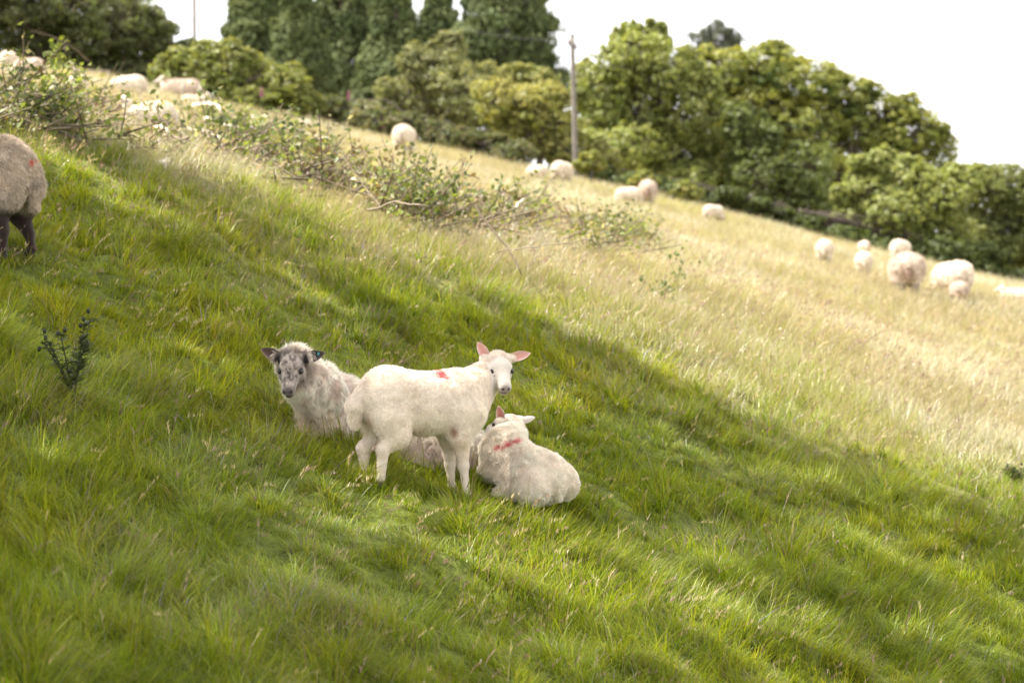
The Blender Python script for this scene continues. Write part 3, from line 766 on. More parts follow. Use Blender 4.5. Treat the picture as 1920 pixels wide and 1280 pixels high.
def far_sheep(kind, px, py, yaw, size, label, group, body=(.72, .64, .54), face=None, dirty=0.3, sink=0.0, cat='sheep', name='sheep', at=None, wide=1.0):
    p = hit(px, py) if at is None else np.array(at)
    V, F = far_src[kind]; body = np.array(body); face = body * .62 if face is None else np.array(face)
    C = np.broadcast_to(body, V.shape).copy(); C = C * (1 + (noise3(V * 9 + px, 3)[:, None] - .5) * .14)
    hd = sstep(.80, .84, V[:, 0])[:, None] if kind != 'lying' else sstep(.5, .55, V[:, 0])[:, None]
    C = C + (face - C) * hd
    lg = ((V[:, 2] < .26) * (V[:, 0] < .75))[:, None] if kind != 'lying' else np.zeros((len(V), 1)); C = C + (np.array(face) * .8 - C) * lg
    m = ball(V, (-.18, 0, .42), (.10, .11, .2), .7)[:, None]; C = C + (np.array((.27, .17, .12)) - C) * m * dirty
    root = empty(name, (p[0], p[1], p[2] - sink), label, cat, group, (0, 0, R(yaw))); size *= .95; root.scale = (size, size * wide, size)
    mesh_np('body', V, [F], M_wool, C, root, True)
    n = 9000; f = rng.integers(0, len(F), n); P0 = V[F[f]]; N = norm(np.cross(P0[:, 2] - P0[:, 0], P0[:, 3] - P0[:, 1])); p0 = P0.mean(1) + rng.normal(0, .008, (n, 3))
    keep = (p0[:, 2] > .3) & (p0[:, 0] < .78) if kind != 'lying' else p0[:, 0] < .48
    p0, N, cc = p0[keep], N[keep], C[F[f][:, 0]][keep]; n = len(p0)
    d = norm(N + rng.normal(0, .5, (n, 3)) + (0, 0, -.3)); sd_ = norm(np.cross(d, rng.normal(size=(n, 3)))) * .006
    VV = np.stack([p0 - sd_, p0 + sd_, p0 + d * .04], 1).reshape(-1, 3)
    mesh_np('fleece', VV, [np.arange(3 * n).reshape(-1, 3)], M_fibre, np.repeat(cc, 3, 0), root)
    return root

# ---- the ewe cut by the left edge of the frame
def left_ewe():
    loc = hit(2, 488)
    an = Animal('ewe', loc, 170, 8, 0, 'woolly ewe with dark brown legs at the left edge, red mark on its rump', None, 'ewe')
    S = SDF((-.32, -.36, -.18), (1.2, .36, 1.0), .0095)
    adult(S, .24, .80, fat=.85)
    def gz(x, y):
        p = an.Rw @ np.array([x, y, 0]) + loc; return (an.Rw.T @ (np.array([p[0], p[1], g1(p[0], p[1])]) - loc))[2]
    for y, fx, kx in ((1, -.04, .01), (-1, -.14, -.07)):
        z = gz(fx, .1 * y)
        S.ell((.02, .11 * y, .42), (.14, .09, .17), .05); S.cone((.01 + kx * .6, .115 * y, .36), (.0 + kx * .8, .115 * y, .27), .095, .058, .04)
        S.cone((.0 + kx * .8, .115 * y, .27), (-.045 + kx, .11 * y, .185), .056, .036, .025)
        S.cone((-.045 + kx, .11 * y, .185), (fx - .01, .105 * y, z + .05), .030, .024, .015); S.cone((fx - .01, .105 * y, z + .05), (fx + .015, .105 * y, z + .01), .028, .030, .01)
    for y, fx in ((1, .62), (-1, .68)):
        z = gz(fx, .1 * y); S.cone((.6, .11 * y, .40), (.60, .11 * y, .25), .10, .05, .04); S.cone((.60, .11 * y, .25), (fx, .1 * y, z + .02), .036, .026, .02)
    S.cone((-.13, 0, .58), (-.175, -.0, .44), .048, .040, .03); S.cone((-.175, 0, .44), (-.165, 0, .35), .038, .022, .02)
    mk = an.to_local(P3(57, 305, F / (loc[1] - .12)))
    def col(V):
        C = np.broadcast_to(np.array((.58, .495, .41)), V.shape).copy(); C = C * (1 + (noise3(V * 22, 3)[:, None] - .5) * .35)
        C = C + (np.array((.65, .06, .03)) - C) * mark(an, V, 57, 304, 9, 7, 0)
        m = (1 - sstep(.27, .36, V[:, 2]))[:, None]; C = C + (np.array((.028, .015, .013)) - C) * m
        m = sstep(.80, .86, V[:, 0])[:, None]; C = C + (np.array((.12, .08, .07)) - C) * m
        return C
    an.hp = np.array((9., 9, 9)); an.hR = np.eye(3); an.hs = 1
    an.skin(S, col, .034, 20, lambda V: sstep(.26, .36, V[:, 2]))
    an.fleece(120000, col, lambda P: .028 * sstep(.26, .36, P[:, 2]) + .004, lambda P: np.stack([-np.ones(len(P)) * .3, np.zeros(len(P)), -np.ones(len(P))], 1), .003, .4, clump=.6, cscale=30)
    return an

standing_lamb(); resting_lamb(); resting_ewe(); left_ewe()

def far_flock():
    g1_, g2_ = 'sheep grazing in the straw coloured grass', 'sheep behind the brush pile'
    W = (.78, .70, .60); D = (.66, .56, .48); BR = (.16, .11, .09)
    k = 'grazing'
    far_sheep(k, 753, 292, 78, .86, 'lone white sheep seen from behind near the hedge, highest in the field', g1_, W, dirty=.55)
    far_sheep(k, 1046, 349, 62, .72, 'white sheep seen from behind just below the wooden pole, a lamb at its left side', g1_, W, dirty=.35)
    far_sheep(k, 1016, 343, 150, .50, 'small white lamb just left of the sheep below the wooden pole', g1_, W, dirty=0, cat='lamb', name='lamb')
    far_sheep(k, 1214, 390, 85, .78, 'sheep with dirty brown rump grazing beside a pale lamb below the round bush', g1_, D, dirty=.9)
    far_sheep(k, 1192, 390, 175, .56, 'pale lamb standing left of the brown rumped sheep', g1_, W, dirty=.1, cat='lamb', name='lamb')
    far_sheep(k, 1327, 420, 35, .52, 'small white sheep alone with a dark face, halfway down the hedge line', g1_, W, BR, 0)
    far_sheep(k, 1545, 500, 80, .62, 'white sheep seen from behind, leftmost of the group at the lower end of the hedge', g1_, W, dirty=.3)
    far_sheep(k, 1622, 482, 95, .46, 'small white lamb farthest away in the lower group, close under the hedge', g1_, W, dirty=.0, cat='lamb', name='lamb')
    far_sheep(k, 1620, 522, 85, .60, 'white lamb seen from behind, just left of the largest dirty rumped sheep', g1_, W, dirty=.2, cat='lamb', name='lamb')
    far_sheep(k, 1682, 498, 60, .72, 'sheep half hidden behind the largest dirty rumped sheep', g1_, W, dirty=.2)
    far_sheep(k, 1702, 560, 86, .95, 'largest sheep of the lower group, seen from behind with a brown stained rump', g1_, D, dirty=1.0, wide=1.2)
    far_sheep(k, 1806, 566, 122, .88, 'white sheep grazing to the left at the lower right, a small lamb against its side', g1_, W, dirty=.2)
    far_sheep(k, 1803, 572, 100, .50, 'small lamb pressed against the flank of the grazing sheep at lower right', g1_, D, dirty=.5, cat='lamb', name='lamb')
    far_sheep('lying', 1915, 572, 160, .72, 'white sheep cut off by the right edge of the picture', g1_, W, dirty=.0)
    far_sheep('lying', 573, 243, 120, .50, 'tiny white lamb lying beyond the end of the brush pile', g1_, W, dirty=0, cat='lamb', name='lamb')
    def B(kind, px, top, base, yaw, label, body, face=None, dirty=.1, cat='sheep', name='sheep', wide=1.0, H=.80):
        p = hit(px, base, False); s = F / p[1]; far_sheep(kind, 0, 0, yaw, (base - top) / (s * H), label, g2_, body, face, dirty, cat=cat, name=name, at=p, wide=wide)
    B('standing', 312, 188, 272, 172, 'white lamb standing side-on behind the brush pile, its brownish head to the left', W, (.34, .25, .19), .1, 'lamb', 'lamb', .8, .78)
    B(k, 262, 138, 196, 178, 'sheep with only its pale back showing over the brush, behind the side-on lamb', W, wide=.9)
    B('lying', 350, 146, 188, 172, 'greyish sheep resting at the lower end of the row behind the brush', D, dirty=.2, H=.44)
    B('lying', 358, 176, 204, 5, 'pale lamb lying right of the greyish resting sheep', W, cat='lamb', name='lamb', H=.44)
    B(k, 152, 138, 190, 150, 'white sheep seen through tall green weeds behind the brush pile', W)
    B(k, 72, 106, 158, 175, 'cream sheep side-on at the upper left in front of the dark hedge', D, wide=.9)
    B(k, 13, 92, 142, 85, 'round white sheep at the left edge of the picture, highest of the flock', W)
    B(k, 25, 119, 158, 95, 'small lamb in front of the cream sheep at the upper left', W, cat='lamb', name='lamb')
far_flock()

# ------------------------------------------------------------------ trees and bushes
def tree(name, label, cat, lobes, s, base_py, cols, mat=M_leaf, leaf=.12, dens=1.0, group=None, trunkx=None, trunk=.16, up=0.0, depth=1.0, sub=.30, drop=0.0, lit_top_col=None, seed=0, twigs=True, child=True):
    """lobes: (px, py, rx, ry) outlines of the crown's masses in the photo, each at its own depth about the tree's distance"""
    Y = F / s; lr = np.random.default_rng(seed + 5)
    cx = np.mean([l[0] for l in lobes]) if trunkx is None else trunkx
    bx = (cx - 960) / s; bz = g1(bx, Y); base = np.array([bx, Y, bz])
    root = empty(name, base, label, cat, group)
    L = Acc(); T = Acc(); cols = np.array(cols, float)
    fork = base + (0, 0, max(.6, ((640 - np.mean([l[1] for l in lobes])) / s - bz) * .55))
    T.tube([base - (0, 0, .3), base + (.03, 0, .3), (base + fork) / 2 + (.05, .03, 0), fork], [trunk * 1.35, trunk, trunk * .85, trunk * .7], 10, (.10, .085, .07))
    more = []
    for (px, py, rx, ry) in lobes:
        for _ in range(3 if child else 0):
            a = lr.uniform(-.3, math.pi + .3); k = lr.uniform(.28, .5); more.append((px + math.cos(a) * rx * .85, py - math.sin(a) * ry * .85, rx * k, ry * k * lr.uniform(.7, 1.3)))
    leaf = leaf * .8
    for (px, py, rx, ry) in list(lobes) + more:
        r = np.array([rx / s, max(rx, ry * .7) / s * depth, ry / s]); c = np.array([(px - 960) / s, Y, (640 - py) / s]); c[1] += lr.uniform(-.5, .6) * r[1] * 1.2
        c[0] *= c[1] / Y; c[2] *= c[1] / Y
        # limb
        mid = (fork + c) / 2 + lr.normal(0, .12, 3); T.tube([fork - (0, 0, .1), mid, c, c + (c - mid) * (.3 * min(1, r[2] / (np.linalg.norm(c - mid) + .1)))], [trunk * .5, trunk * .33, trunk * .18, trunk * .06], 6, (.11, .09, .075))
        area = 4 * math.pi * ((r[0] * r[1]) ** 1.6 + (r[0] * r[2]) ** 1.6 + (r[1] * r[2]) ** 1.6) ** (1 / 1.6) / 3 ** (1 / 1.6)
        cr = sub * min(r[0], r[2]) ** .6 * .62; nc = int(max(9, dens * area / (cr * cr * 2.0)))
        d = norm(lr.normal(size=(nc, 3))); rad = np.clip(lr.beta(5, 1.6, nc), .2, 1)[:, None] * (1 + lr.normal(0, .07, nc))[:, None]
        cc = c + d * r * rad
        for i in range(nc):
            q = cr * lr.uniform(.55, 1.35); nl = int(max(14, dens * 5.2 * q * q / (leaf * leaf) ))
            e = norm(lr.normal(size=(nl, 3))); e[:, 2] = np.where(e[:, 2] < 0, e[:, 2] * .6, e[:, 2]); e = norm(e + d[i] * .35)
            pp = cc[i] + e * q * np.array([1, 1, .75 + up]) * lr.uniform(.35, 1.1, (nl, 1)); pp[:, 2] -= drop * q * lr.random(nl) * 2
            col = cols[lr.integers(0, len(cols))] * lr.uniform(.8, 1.2)
            if lit_top_col is not None:
                tt = np.clip(d[i, 2] * .8 + .2, 0, 1) * lr.uniform(.3, 1); col = col + (np.array(lit_top_col) - col) * tt  # upward clumps tinted yellower: sunlight on the tops put into leaf colour
            nn = norm(e * .7 + d[i] * .5 + lr.normal(0, .55, (nl, 3)) + (0, 0, .3))
            L.leaves(pp, leaf * lr.uniform(.6, 1.35, nl), nn, col * lr.uniform(.78, 1.25, (nl, 1)), .62)
            if twigs and i % 5 == 0: T.tube([c + (cc[i] - c) * .2, cc[i]], [.03, .010], 4, (.12, .1, .08), cap=False)
    T.build('trunk', M_bark, root, True, base); L.build('crown', mat, root, False, base)
    return root

G_MID = [(.21, .245, .06), (.18, .22, .055), (.25, .27, .08)]  # tree leaf colours lightened, the veil of haze is put into them
G_YEL = [(.29, .29, .08), (.24, .26, .07), (.34, .32, .12)]
G_DRK = [(.12, .15, .045), (.14, .17, .055), (.10, .13, .04)]
G_CON = [(.105, .14, .058), (.125, .16, .07), (.085, .115, .048)]
def cone_lobes(x, top, bot, w, n=7, seed=0):
    r = np.random.default_rng(seed); o = []
    for i in range(n):
        t = (i + .5) / n; y = top + (bot - top) * t; ww = w * (.36 + .98 * t)
        o.append((x + r.uniform(-.15, .15) * w, y, ww * .62, (bot - top) / n * 1.15))
        if i > 0:
            for sgn in (-1, 1): o.append((x + sgn * ww * r.uniform(.35, .6), y + r.uniform(-12, 25), ww * r.uniform(.32, .45), (bot - top) / n * r.uniform(.8, 1.2)))
    return o
def conifers():
    spec = [(505, -150, 175, 100, 'tall dark cypress at the left end of the conifer row', 44), (475, -40, 170, 70, 'slimmer cypress leaning out at the left of the conifer row', 47),
            (560, -60, 180, 62, 'cypress filling the gap between the two tall ones on the left', 48),
            (645, -120, 190, 92, 'broad dark cypress second from the left in the row', 46), (735, -35, 180, 66, 'low rounded cypress behind the pale willow bush', 50),
            (822, -25, 170, 54, 'narrow cypress between two gaps of sky', 44), (950, -110, 175, 116, 'largest dark cypress at the right end of the row beside the wooden pole', 48)]
    for i, (x, t, b, w_, lab, s) in enumerate(spec):
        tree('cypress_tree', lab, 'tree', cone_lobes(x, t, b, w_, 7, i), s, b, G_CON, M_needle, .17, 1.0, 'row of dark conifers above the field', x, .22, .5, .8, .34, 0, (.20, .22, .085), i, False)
conifers()
def broadleaves():
    gt = 'trees and bushes along the top of the field'
    tree('hawthorn_tree', 'dark spreading tree at the upper left corner with pale blossom clusters', 'tree',
         [(40, 20, 90, 70), (140, 10, 90, 60), (215, 40, 75, 60), (265, 75, 60, 55), (60, 80, 90, 50), (170, 90, 90, 45), (290, 115, 45, 40), (-60, 50, 90, 80), (-20, -60, 110, 80), (100, -60, 110, 70), (215, 125, 60, 32), (130, 132, 60, 30), (50, 130, 60, 28), (270, 150, 50, 24)],
         72, 150, G_DRK + [(.09, .10, .045), (.14, .14, .075)], dens=.9, leaf=.11, group=gt, trunkx=120, seed=2, lit_top_col=(.20, .21, .09))
    tree('hedge_bush', 'green bush behind the brush pile with sunlit yellow tips', 'bush',
         [(370, 125, 45, 45), (425, 130, 50, 50), (480, 145, 50, 45), (535, 165, 48, 40), (565, 190, 35, 28), (400, 170, 60, 35), (480, 185, 60, 30), (330, 140, 40, 45)],
         82, 210, G_MID, leaf=.10, group=gt, trunkx=450, trunk=.1, seed=3, lit_top_col=(.27, .27, .08))
    tree('willow_bush', 'pale grey green bush shaped like a mound in front of the conifers', 'bush',
         [(820, 130, 60, 55), (770, 185, 60, 50), (870, 175, 60, 60), (840, 95, 36, 30), (900, 225, 50, 40), (745, 215, 50, 35), (830, 230, 70, 35)],
         70, 260, [(.24, .25, .12), (.19, .215, .09)], leaf=.10, group=gt, trunkx=820, trunk=.1, seed=4, lit_top_col=(.32, .31, .13))
    tree('bramble_hedge', 'low dark hedge of brambles under the conifers, right of the foxgloves', 'hedge',
         [(635, 215, 50, 26), (700, 230, 55, 30), (770, 245, 60, 30), (840, 262, 60, 28), (905, 275, 60, 25), (965, 290, 45, 22), (610, 200, 35, 20)],
         79, 280, [(.14, .16, .055), (.11, .13, .045), (.21, .19, .10)], leaf=.09, group=gt, trunkx=800, trunk=.07, seed=5)
    tree('hazel_bush', 'yellow green bush left of the wooden pole', 'bush',
         [(990, 200, 55, 45), (1040, 230, 50, 50), (965, 240, 40, 35), (1000, 265, 55, 35), (1055, 280, 45, 32), (1075, 310, 45, 22), (1115, 325, 40, 16), (1030, 180, 30, 26), (930, 190, 45, 40), (1120, 300, 40, 30)],
         76, 320, G_YEL, leaf=.11, group=gt, trunkx=1010, trunk=.09, seed=6, lit_top_col=(.34, .32, .11))
    tree('sycamore_tree', 'leafy light green tree with ragged top, right of the wooden pole', 'tree',
         [(1190, 105, 60, 50), (1150, 140, 55, 50), (1245, 140, 60, 60), (1185, 60, 18, 22), (1225, 58, 20, 20), (1130, 205, 60, 60), (1200, 210, 75, 60), (1290, 205, 60, 70), (1340, 265, 60, 60),
          (1170, 280, 75, 50), (1260, 290, 75, 50), (1370, 320, 42, 45), (1310, 345, 75, 35), (1220, 335, 60, 30), (1300, 150, 34, 30)],
         66, 380, [(.25, .29, .08), (.21, .25, .07), (.29, .31, .11)], leaf=.15, group=gt, trunkx=1230, trunk=.2, seed=7, lit_top_col=(.30, .32, .09))
    tree('oak_tree', 'largest round crowned tree with sunlit yellow green top against the white sky', 'tree',
         [(1350, 140, 70, 50), (1430, 130, 75, 50), (1510, 155, 70, 50), (1580, 190, 65, 50), (1650, 215, 60, 50), (1715, 245, 55, 50), (1755, 285, 45, 45), (1600, 260, 80, 60), (1500, 235, 80, 60),
          (1410, 220, 80, 60), (1690, 310, 70, 55), (1450, 310, 80, 60), (1560, 340, 80, 60), (1400, 170, 60, 40), (1500, 400, 70, 40), (1420, 380, 60, 40)],
         58, 430, G_MID + [(.075, .11, .03)], leaf=.15, dens=1.0, group=gt, trunkx=1560, trunk=.3, seed=8, lit_top_col=(.34, .33, .06), depth=.9)
    tree('birch_tree', 'pale yellow green tree filling the gap between the conifers and the wooden pole', 'tree',
         [(1110, 190, 36, 40), (1120, 235, 34, 40), (1045, 250, 40, 40), (1010, 170, 45, 35), (960, 150, 40, 30), (1100, 140, 22, 24)], 60, 290, G_YEL + [(.20, .23, .08)], leaf=.13, group=gt, trunkx=1060, trunk=.1, seed=31, lit_top_col=(.33, .33, .12))
    tree('holly_tree', 'dark green tree below the big round crown, left of the pale bush', 'tree',
         [(1430, 330, 60, 60), (1480, 375, 60, 50), (1520, 320, 55, 60), (1550, 400, 55, 35), (1410, 270, 45, 50), (1385, 235, 30, 40)],
         67, 430, G_DRK, leaf=.13, group=gt, trunkx=1470, trunk=.15, seed=9, lit_top_col=(.16, .19, .05))
    tree('elder_bush', 'bright green bush standing lowest on the hedge line behind the sheep', 'bush',
         [(1650, 330, 60, 40), (1620, 360, 50, 40), (1710, 345, 60, 45), (1760, 375, 60, 45), (1680, 400, 70, 45), (1610, 415, 45, 35), (1760, 430, 70, 40), (1690, 450, 60, 28), (1655, 295, 22, 20), (1800, 345, 40, 35)],
         75, 470, [(.23, .27, .075), (.19, .23, .065), (.28, .30, .10)], leaf=.13, group=gt, trunkx=1690, trunk=.1, seed=10, lit_top_col=(.31, .33, .10))
    tree('ash_tree', 'darker tree at the right edge behind the lower end of the hedge', 'tree',
         [(1840, 350, 50, 40), (1890, 345, 55, 40), (1860, 420, 60, 50), (1910, 430, 55, 50), (1830, 450, 50, 35), (1890, 480, 60, 30), (1960, 380, 60, 60), (1960, 460, 60, 50), (1800, 420, 40, 50)],
         70, 520, [(.17, .20, .065), (.20, .225, .08)], leaf=.13, group=gt, trunkx=1880, trunk=.16, seed=11, lit_top_col=(.25, .27, .09))
    tree('bramble_hedge', 'dark foot of the hedge below the trees, between the pole and the lower sheep', 'hedge',
         [(1110, 325, 45, 20), (1180, 342, 55, 20), (1260, 362, 55, 20), (1340, 378, 55, 22), (1420, 400, 55, 22), (1500, 425, 55, 22), (1580, 445, 55, 22), (1660, 468, 55, 22), (1740, 488, 55, 22), (1820, 508, 55, 22), (1900, 525, 55, 22), (1765, 468, 50, 26), (1835, 486, 50, 26), (1800, 480, 45, 24)],
         76, 480, G_DRK + [(.10, .13, .04)], leaf=.10, group=gt, trunkx=1500, trunk=.05, seed=12)
    tree('monkey_puzzle_tree', 'spiky dark treetop poking above the big round tree', 'tree',
         [(1345, 75, 40, 20), (1315, 70, 22, 14), (1375, 70, 22, 14), (1345, 55, 18, 14), (1345, 95, 40, 18)],
         42, 150, [(.13, .145, .11)], M_needle, .13, .22, gt, 1345, .18, 1.2, seed=13)
    tree('field_maple', 'wide leafy tree behind the fence at the upper left, left of the far pole', 'tree',
         [(310, 120, 40, 30), (350, 100, 25, 22), (270, 50, 40, 40), (235, 20, 60, 40)], 62, 150, G_DRK + [(.10, .12, .045)], leaf=.13, group=gt, trunkx=300, trunk=.12, seed=14)
    for i, (px, py, lab) in enumerate([(1205, 335, 'small yellow green sapling at the foot of the hedge, left of the brown rumped sheep'), (1285, 355, 'low leafy sapling under the light green tree, right of the brown rumped sheep'),
                                       (1105, 300, 'leafy sapling beside the foot of the wooden pole')]):
        tree('sapling', lab, 'bush', [(px, py, 18, 14), (px + 14, py + 10, 16, 10), (px - 12, py + 12, 16, 10)], 80, py + 20, G_YEL, leaf=.12, group='saplings at the hedge foot', trunk=.03, seed=20 + i, lit_top_col=(.24, .27, .06))
broadleaves()

# ------------------------------------------------------------------ the trees on the left, outside the picture, that throw the shade
def shade_trees():
    # where the shade lies on the field, outlined in the photo, and the sunny gaps inside it
    up = np.array([(-260, 235), (0, 285), (86, 315), (185, 365), (290, 425), (370, 450), (450, 470), (520, 515), (592, 575), (700, 600), (850, 595), (987, 600), (1130, 650), (1283, 722), (1450, 790), (1580, 850), (1720, 905), (1875, 945), (2060, 985)], float)
    gaps = [(1010, 772, 85, 26), (655, 955, 150, 26), (690, 985, 90, 24), (955, 1075, 120, 85), (1190, 1125, 150, 48), (1290, 838, 75, 20), (1345, 1040, 90, 22), (1480, 905, 60, 16), (250, 985, 60, 14), (1600, 1080, 90, 22), (1440, 1180, 110, 30),
            (560, 590, 45, 14), (1050, 860, 60, 20), (1750, 1090, 70, 25), (1150, 1250, 110, 30), (720, 1130, 90, 20), (1820, 1210, 90, 25), (420, 1190, 90, 20), (120, 900, 70, 16)]
    sv = np.array(SUN); lr = np.random.default_rng(3); cl = []
    for gy in np.arange(7.3, 25, .155):
        hw = .30 * gy + 1.0
        for gx in np.arange(-hw, hw, .175):
            x = gx + lr.uniform(-.08, .08); y = gy + lr.uniform(-.08, .08); z = float(ground(x, y, False)[0]); px = 960 + x / y * F; py = 640 - z / y * F
            if py < np.interp(px, up[:, 0], up[:, 1]) + 12 + lr.normal(0, 7) or px < -260 or px > 2060: continue
            g = min(math.hypot((px - a) / c, (py - b) / d) / 1.08 for a, b, c, d in gaps)
            if g < 1 + lr.normal(0, .12): continue
            p = .97 if py < 930 else (.92 if px < 900 else .74)
            if noise2(x * 3.2 + 40, y * 3.2, 77) > (.86 if p > .9 else .72) or lr.random() > p: continue
            h = 6.2 + 2.0 * float(noise2(x * .5, y * .5, 12)) + lr.uniform(-.25, .25); cl.append((np.array([x, y, z]) + sv * (h / sv[2]), y, x))
    trees = {'near': [], 'mid': [], 'far': []}
    for c, y, x in cl: trees['near' if y < 10.9 else ('mid' if x < .3 else 'far')].append(c)
    info = {'near': ('leafy tree on the left nearest the camera, out of view, shading the foreground', (-8.8, 12.5)), 'mid': ('tall leafy tree left of the picture shading the resting sheep', (-9.2, 17.5)),
            'far': ('leafy tree left of the picture whose shade reaches down the slope', (-7.6, 20.0))}
    for key, cs in trees.items():
        lab, (bx, by) = info[key]; base = np.array([bx, by, g1(bx, by)]); root = empty('beech_tree', base, lab, 'tree', 'shade trees outside the left edge')
        T = Acc(); L = Acc(); fork = base + (0.4, 0, 3.8)
        T.tube([base - (0, 0, .4), base + (.05, 0, 1.5), fork], [.34, .27, .22], 12, (.13, .11, .09))
        for i, c in enumerate(cs):
            if i % 22 == 0:
                mid = fork + (c - fork) * .5 + (0, 0, .5); T.tube([fork - (0, 0, .2), mid, c], [.06, .035, .012], 6, (.13, .11, .09))
            n = 34; P = c + norm(lr.normal(size=(n, 3))) * (lr.random((n, 1)) ** .5) * .15
            L.leaves(P, .075 * lr.uniform(.7, 1.3, n), norm(lr.normal(size=(n, 3)) + sv), np.array([(.09, .14, .035)]) * lr.uniform(.8, 1.2, (n, 1)), .65)
        T.build('trunk', M_bark, root, True, base); L.build('crown', M_leaf, root, False, base)
shade_trees()

# ------------------------------------------------------------------ brush pile, loose branches, weeds
def brush():
    T = Acc(); L = Acc(); lr = np.random.default_rng(9)
    line = [(-40, 212, 52, .8), (80, 218, 52, .8), (180, 240, 52, 1.4), (290, 258, 52, 1.5), (360, 250, 55, 2.2), (450, 275, 50, 2.2), (520, 315, 50, 1.2), (640, 355, 48, 1.1), (740, 395, 45, 1.0), (840, 425, 36, .9), (920, 425, 32, .7), (990, 420, 30, 1.1), (1060, 450, 28, .7), (1130, 462, 34, 2.2), (1185, 460, 40, 2.2), (1215, 462, 22, 1.2)]
    xs = np.array([l[0] for l in line]); N = 3800
    tt = lr.random(N); px = xs[0] + (xs[-1] - xs[0]) * tt
    py = np.interp(px, xs, [l[1] for l in line]); wd = np.interp(px, xs, [l[2] for l in line]); dn = np.interp(px, xs, [l[3] for l in line])
    keep = lr.random(N) < dn / 1.6 * .95; px, py, wd = px[keep], py[keep], wd[keep]
    clump = noise2(px / 38, py * 0, 5); k2 = lr.random(len(px)) < .3 + 1.2 * sstep(.2, .8, clump); px, py, wd, clump = px[k2], py[k2], wd[k2], clump[k2]
    browns = np.array([(.16, .12, .085), (.26, .21, .15), (.24, .19, .14), (.11, .09, .065)])
    lc = np.array([(.15, .19, .05), (.19, .21, .08), (.08, .11, .03), (.26, .25, .13), (.22, .27, .06), (.14, .10, .055), (.34, .31, .20), (.11, .13, .045)])
    for x, y, w_, cl in zip(px, py, wd, clump):
        yy = y + lr.uniform(-.55, .75) * w_
        if 180 < x < 340 and yy < 284: continue
        if x < 330 and yy < 205 + .05 * x and lr.random() < .45: continue
        p = hit(x, yy); a = lr.normal(-.35, .8); el = abs(lr.normal(.25, .30)); Ln = lr.uniform(.16, .55) * (.8 + .5 * cl)
        z0 = lr.random() ** 1.5 * (.24 if x > 430 else .16) * (w_ / 60)
        d = np.array([math.cos(a) * math.cos(el), math.sin(a) * math.cos(el), math.sin(el)]) * (1 if lr.random() < .6 else -1); d[2] = abs(d[2])
        p0 = p + (0, 0, z0 + .02); bend = lr.normal(0, .12, 3); pts = [p0, p0 + d * Ln * .5 + bend * .4, p0 + d * Ln + bend]; pts = np.array(pts)
        bc = browns[lr.integers(0, 4)]; T.tube(pts, [.009 * lr.uniform(.6, 1.8), .006, .003], 4, bc, cap=False)
        n = int(lr.uniform(6, 30)) if lr.random() < .62 else 1; t = lr.uniform(0, 1.1, n)[:, None]; pp = pts[0] + (pts[2] - pts[0]) * t + lr.normal(0, .06, (n, 3)) + bend * .4 * (t * (1 - t) * 4) * .5
        L.leaves(pp, lr.uniform(.04, .085, n), lr.normal(size=(n, 3)) + (0, 0, .5), lc[lr.integers(0, 8)] * lr.uniform(.7, 1.3, (n, 1)), .62)
    root = empty('brush_pile', hit(600, 350), 'long heap of cut leafy branches lying across the slope', 'brush pile'); b = np.array(root.location)
    T.build('twigs', M_bark, root, False, b)['kind'] = 'stuff'; L.build('leaves', M_leaf, root, False, b)['kind'] = 'stuff'
    # bare pale branches
    br = [([(352, 202), (380, 194), (405, 196), (415, 208), (416, 226)], .35, .022, 'pale bent branch arching over the brush below the resting sheep'),
          ([(385, 222), (420, 232), (455, 242), (473, 252), (475, 266)], .25, .022, 'pale branch hooked downward at its right end, lying on the brush'),
          ([(455, 218), (480, 219), (502, 218)], .2, .02, 'short straight pale stick beyond the hooked branch'),
          ([(460, 228), (500, 232), (540, 238), (598, 256)], .12, .024, 'long straight pole of cut wood pointing to the right'),
          ([(330, 238), (380, 246), (420, 262), (455, 280)], .2, .016, 'thin pale branch running down behind the heap of leaves'),
          ([(295, 250), (320, 254), (348, 268)], .25, .018, 'short curved branch in front of the side-on lamb'),
          ([(288, 240), (300, 237), (314, 241), (316, 252)], .3, .018, 'small arched stick by the legs of the side-on lamb'),
          ([(470, 305), (500, 318)], .1, .018, 'short broken stick at the lower edge of the brush'),
          ([(945, 352), (943, 372), (947, 392), (944, 402)], .3, .012, 'upright bare twig standing out of the brush pile'),
          ([(980, 372), (965, 390), (952, 408)], .25, .008, 'slanting pale twig right of the upright one'),
          ([(890, 385), (920, 425), (955, 470), (978, 512)], .25, .010, 'long thin dark stem slanting down to the right in front of the brush'),
          ([(930, 472), (1000, 462), (1080, 452), (1110, 446)], .1, .006, 'low grey branch lying between the two leafy ends of the heap'),
          ([(170, 118), (140, 92), (100, 70), (60, 58)], .9, .010, 'thin bare shoot bending over the heap at the upper left'),
          ([(600, 290), (660, 312), (740, 345)], .25, .010, 'thin bramble stem running along the top of the heap'),
          ([(690, 395), (740, 378), (800, 385)], .15, .012, 'bleached stick lying in the middle of the heap')]
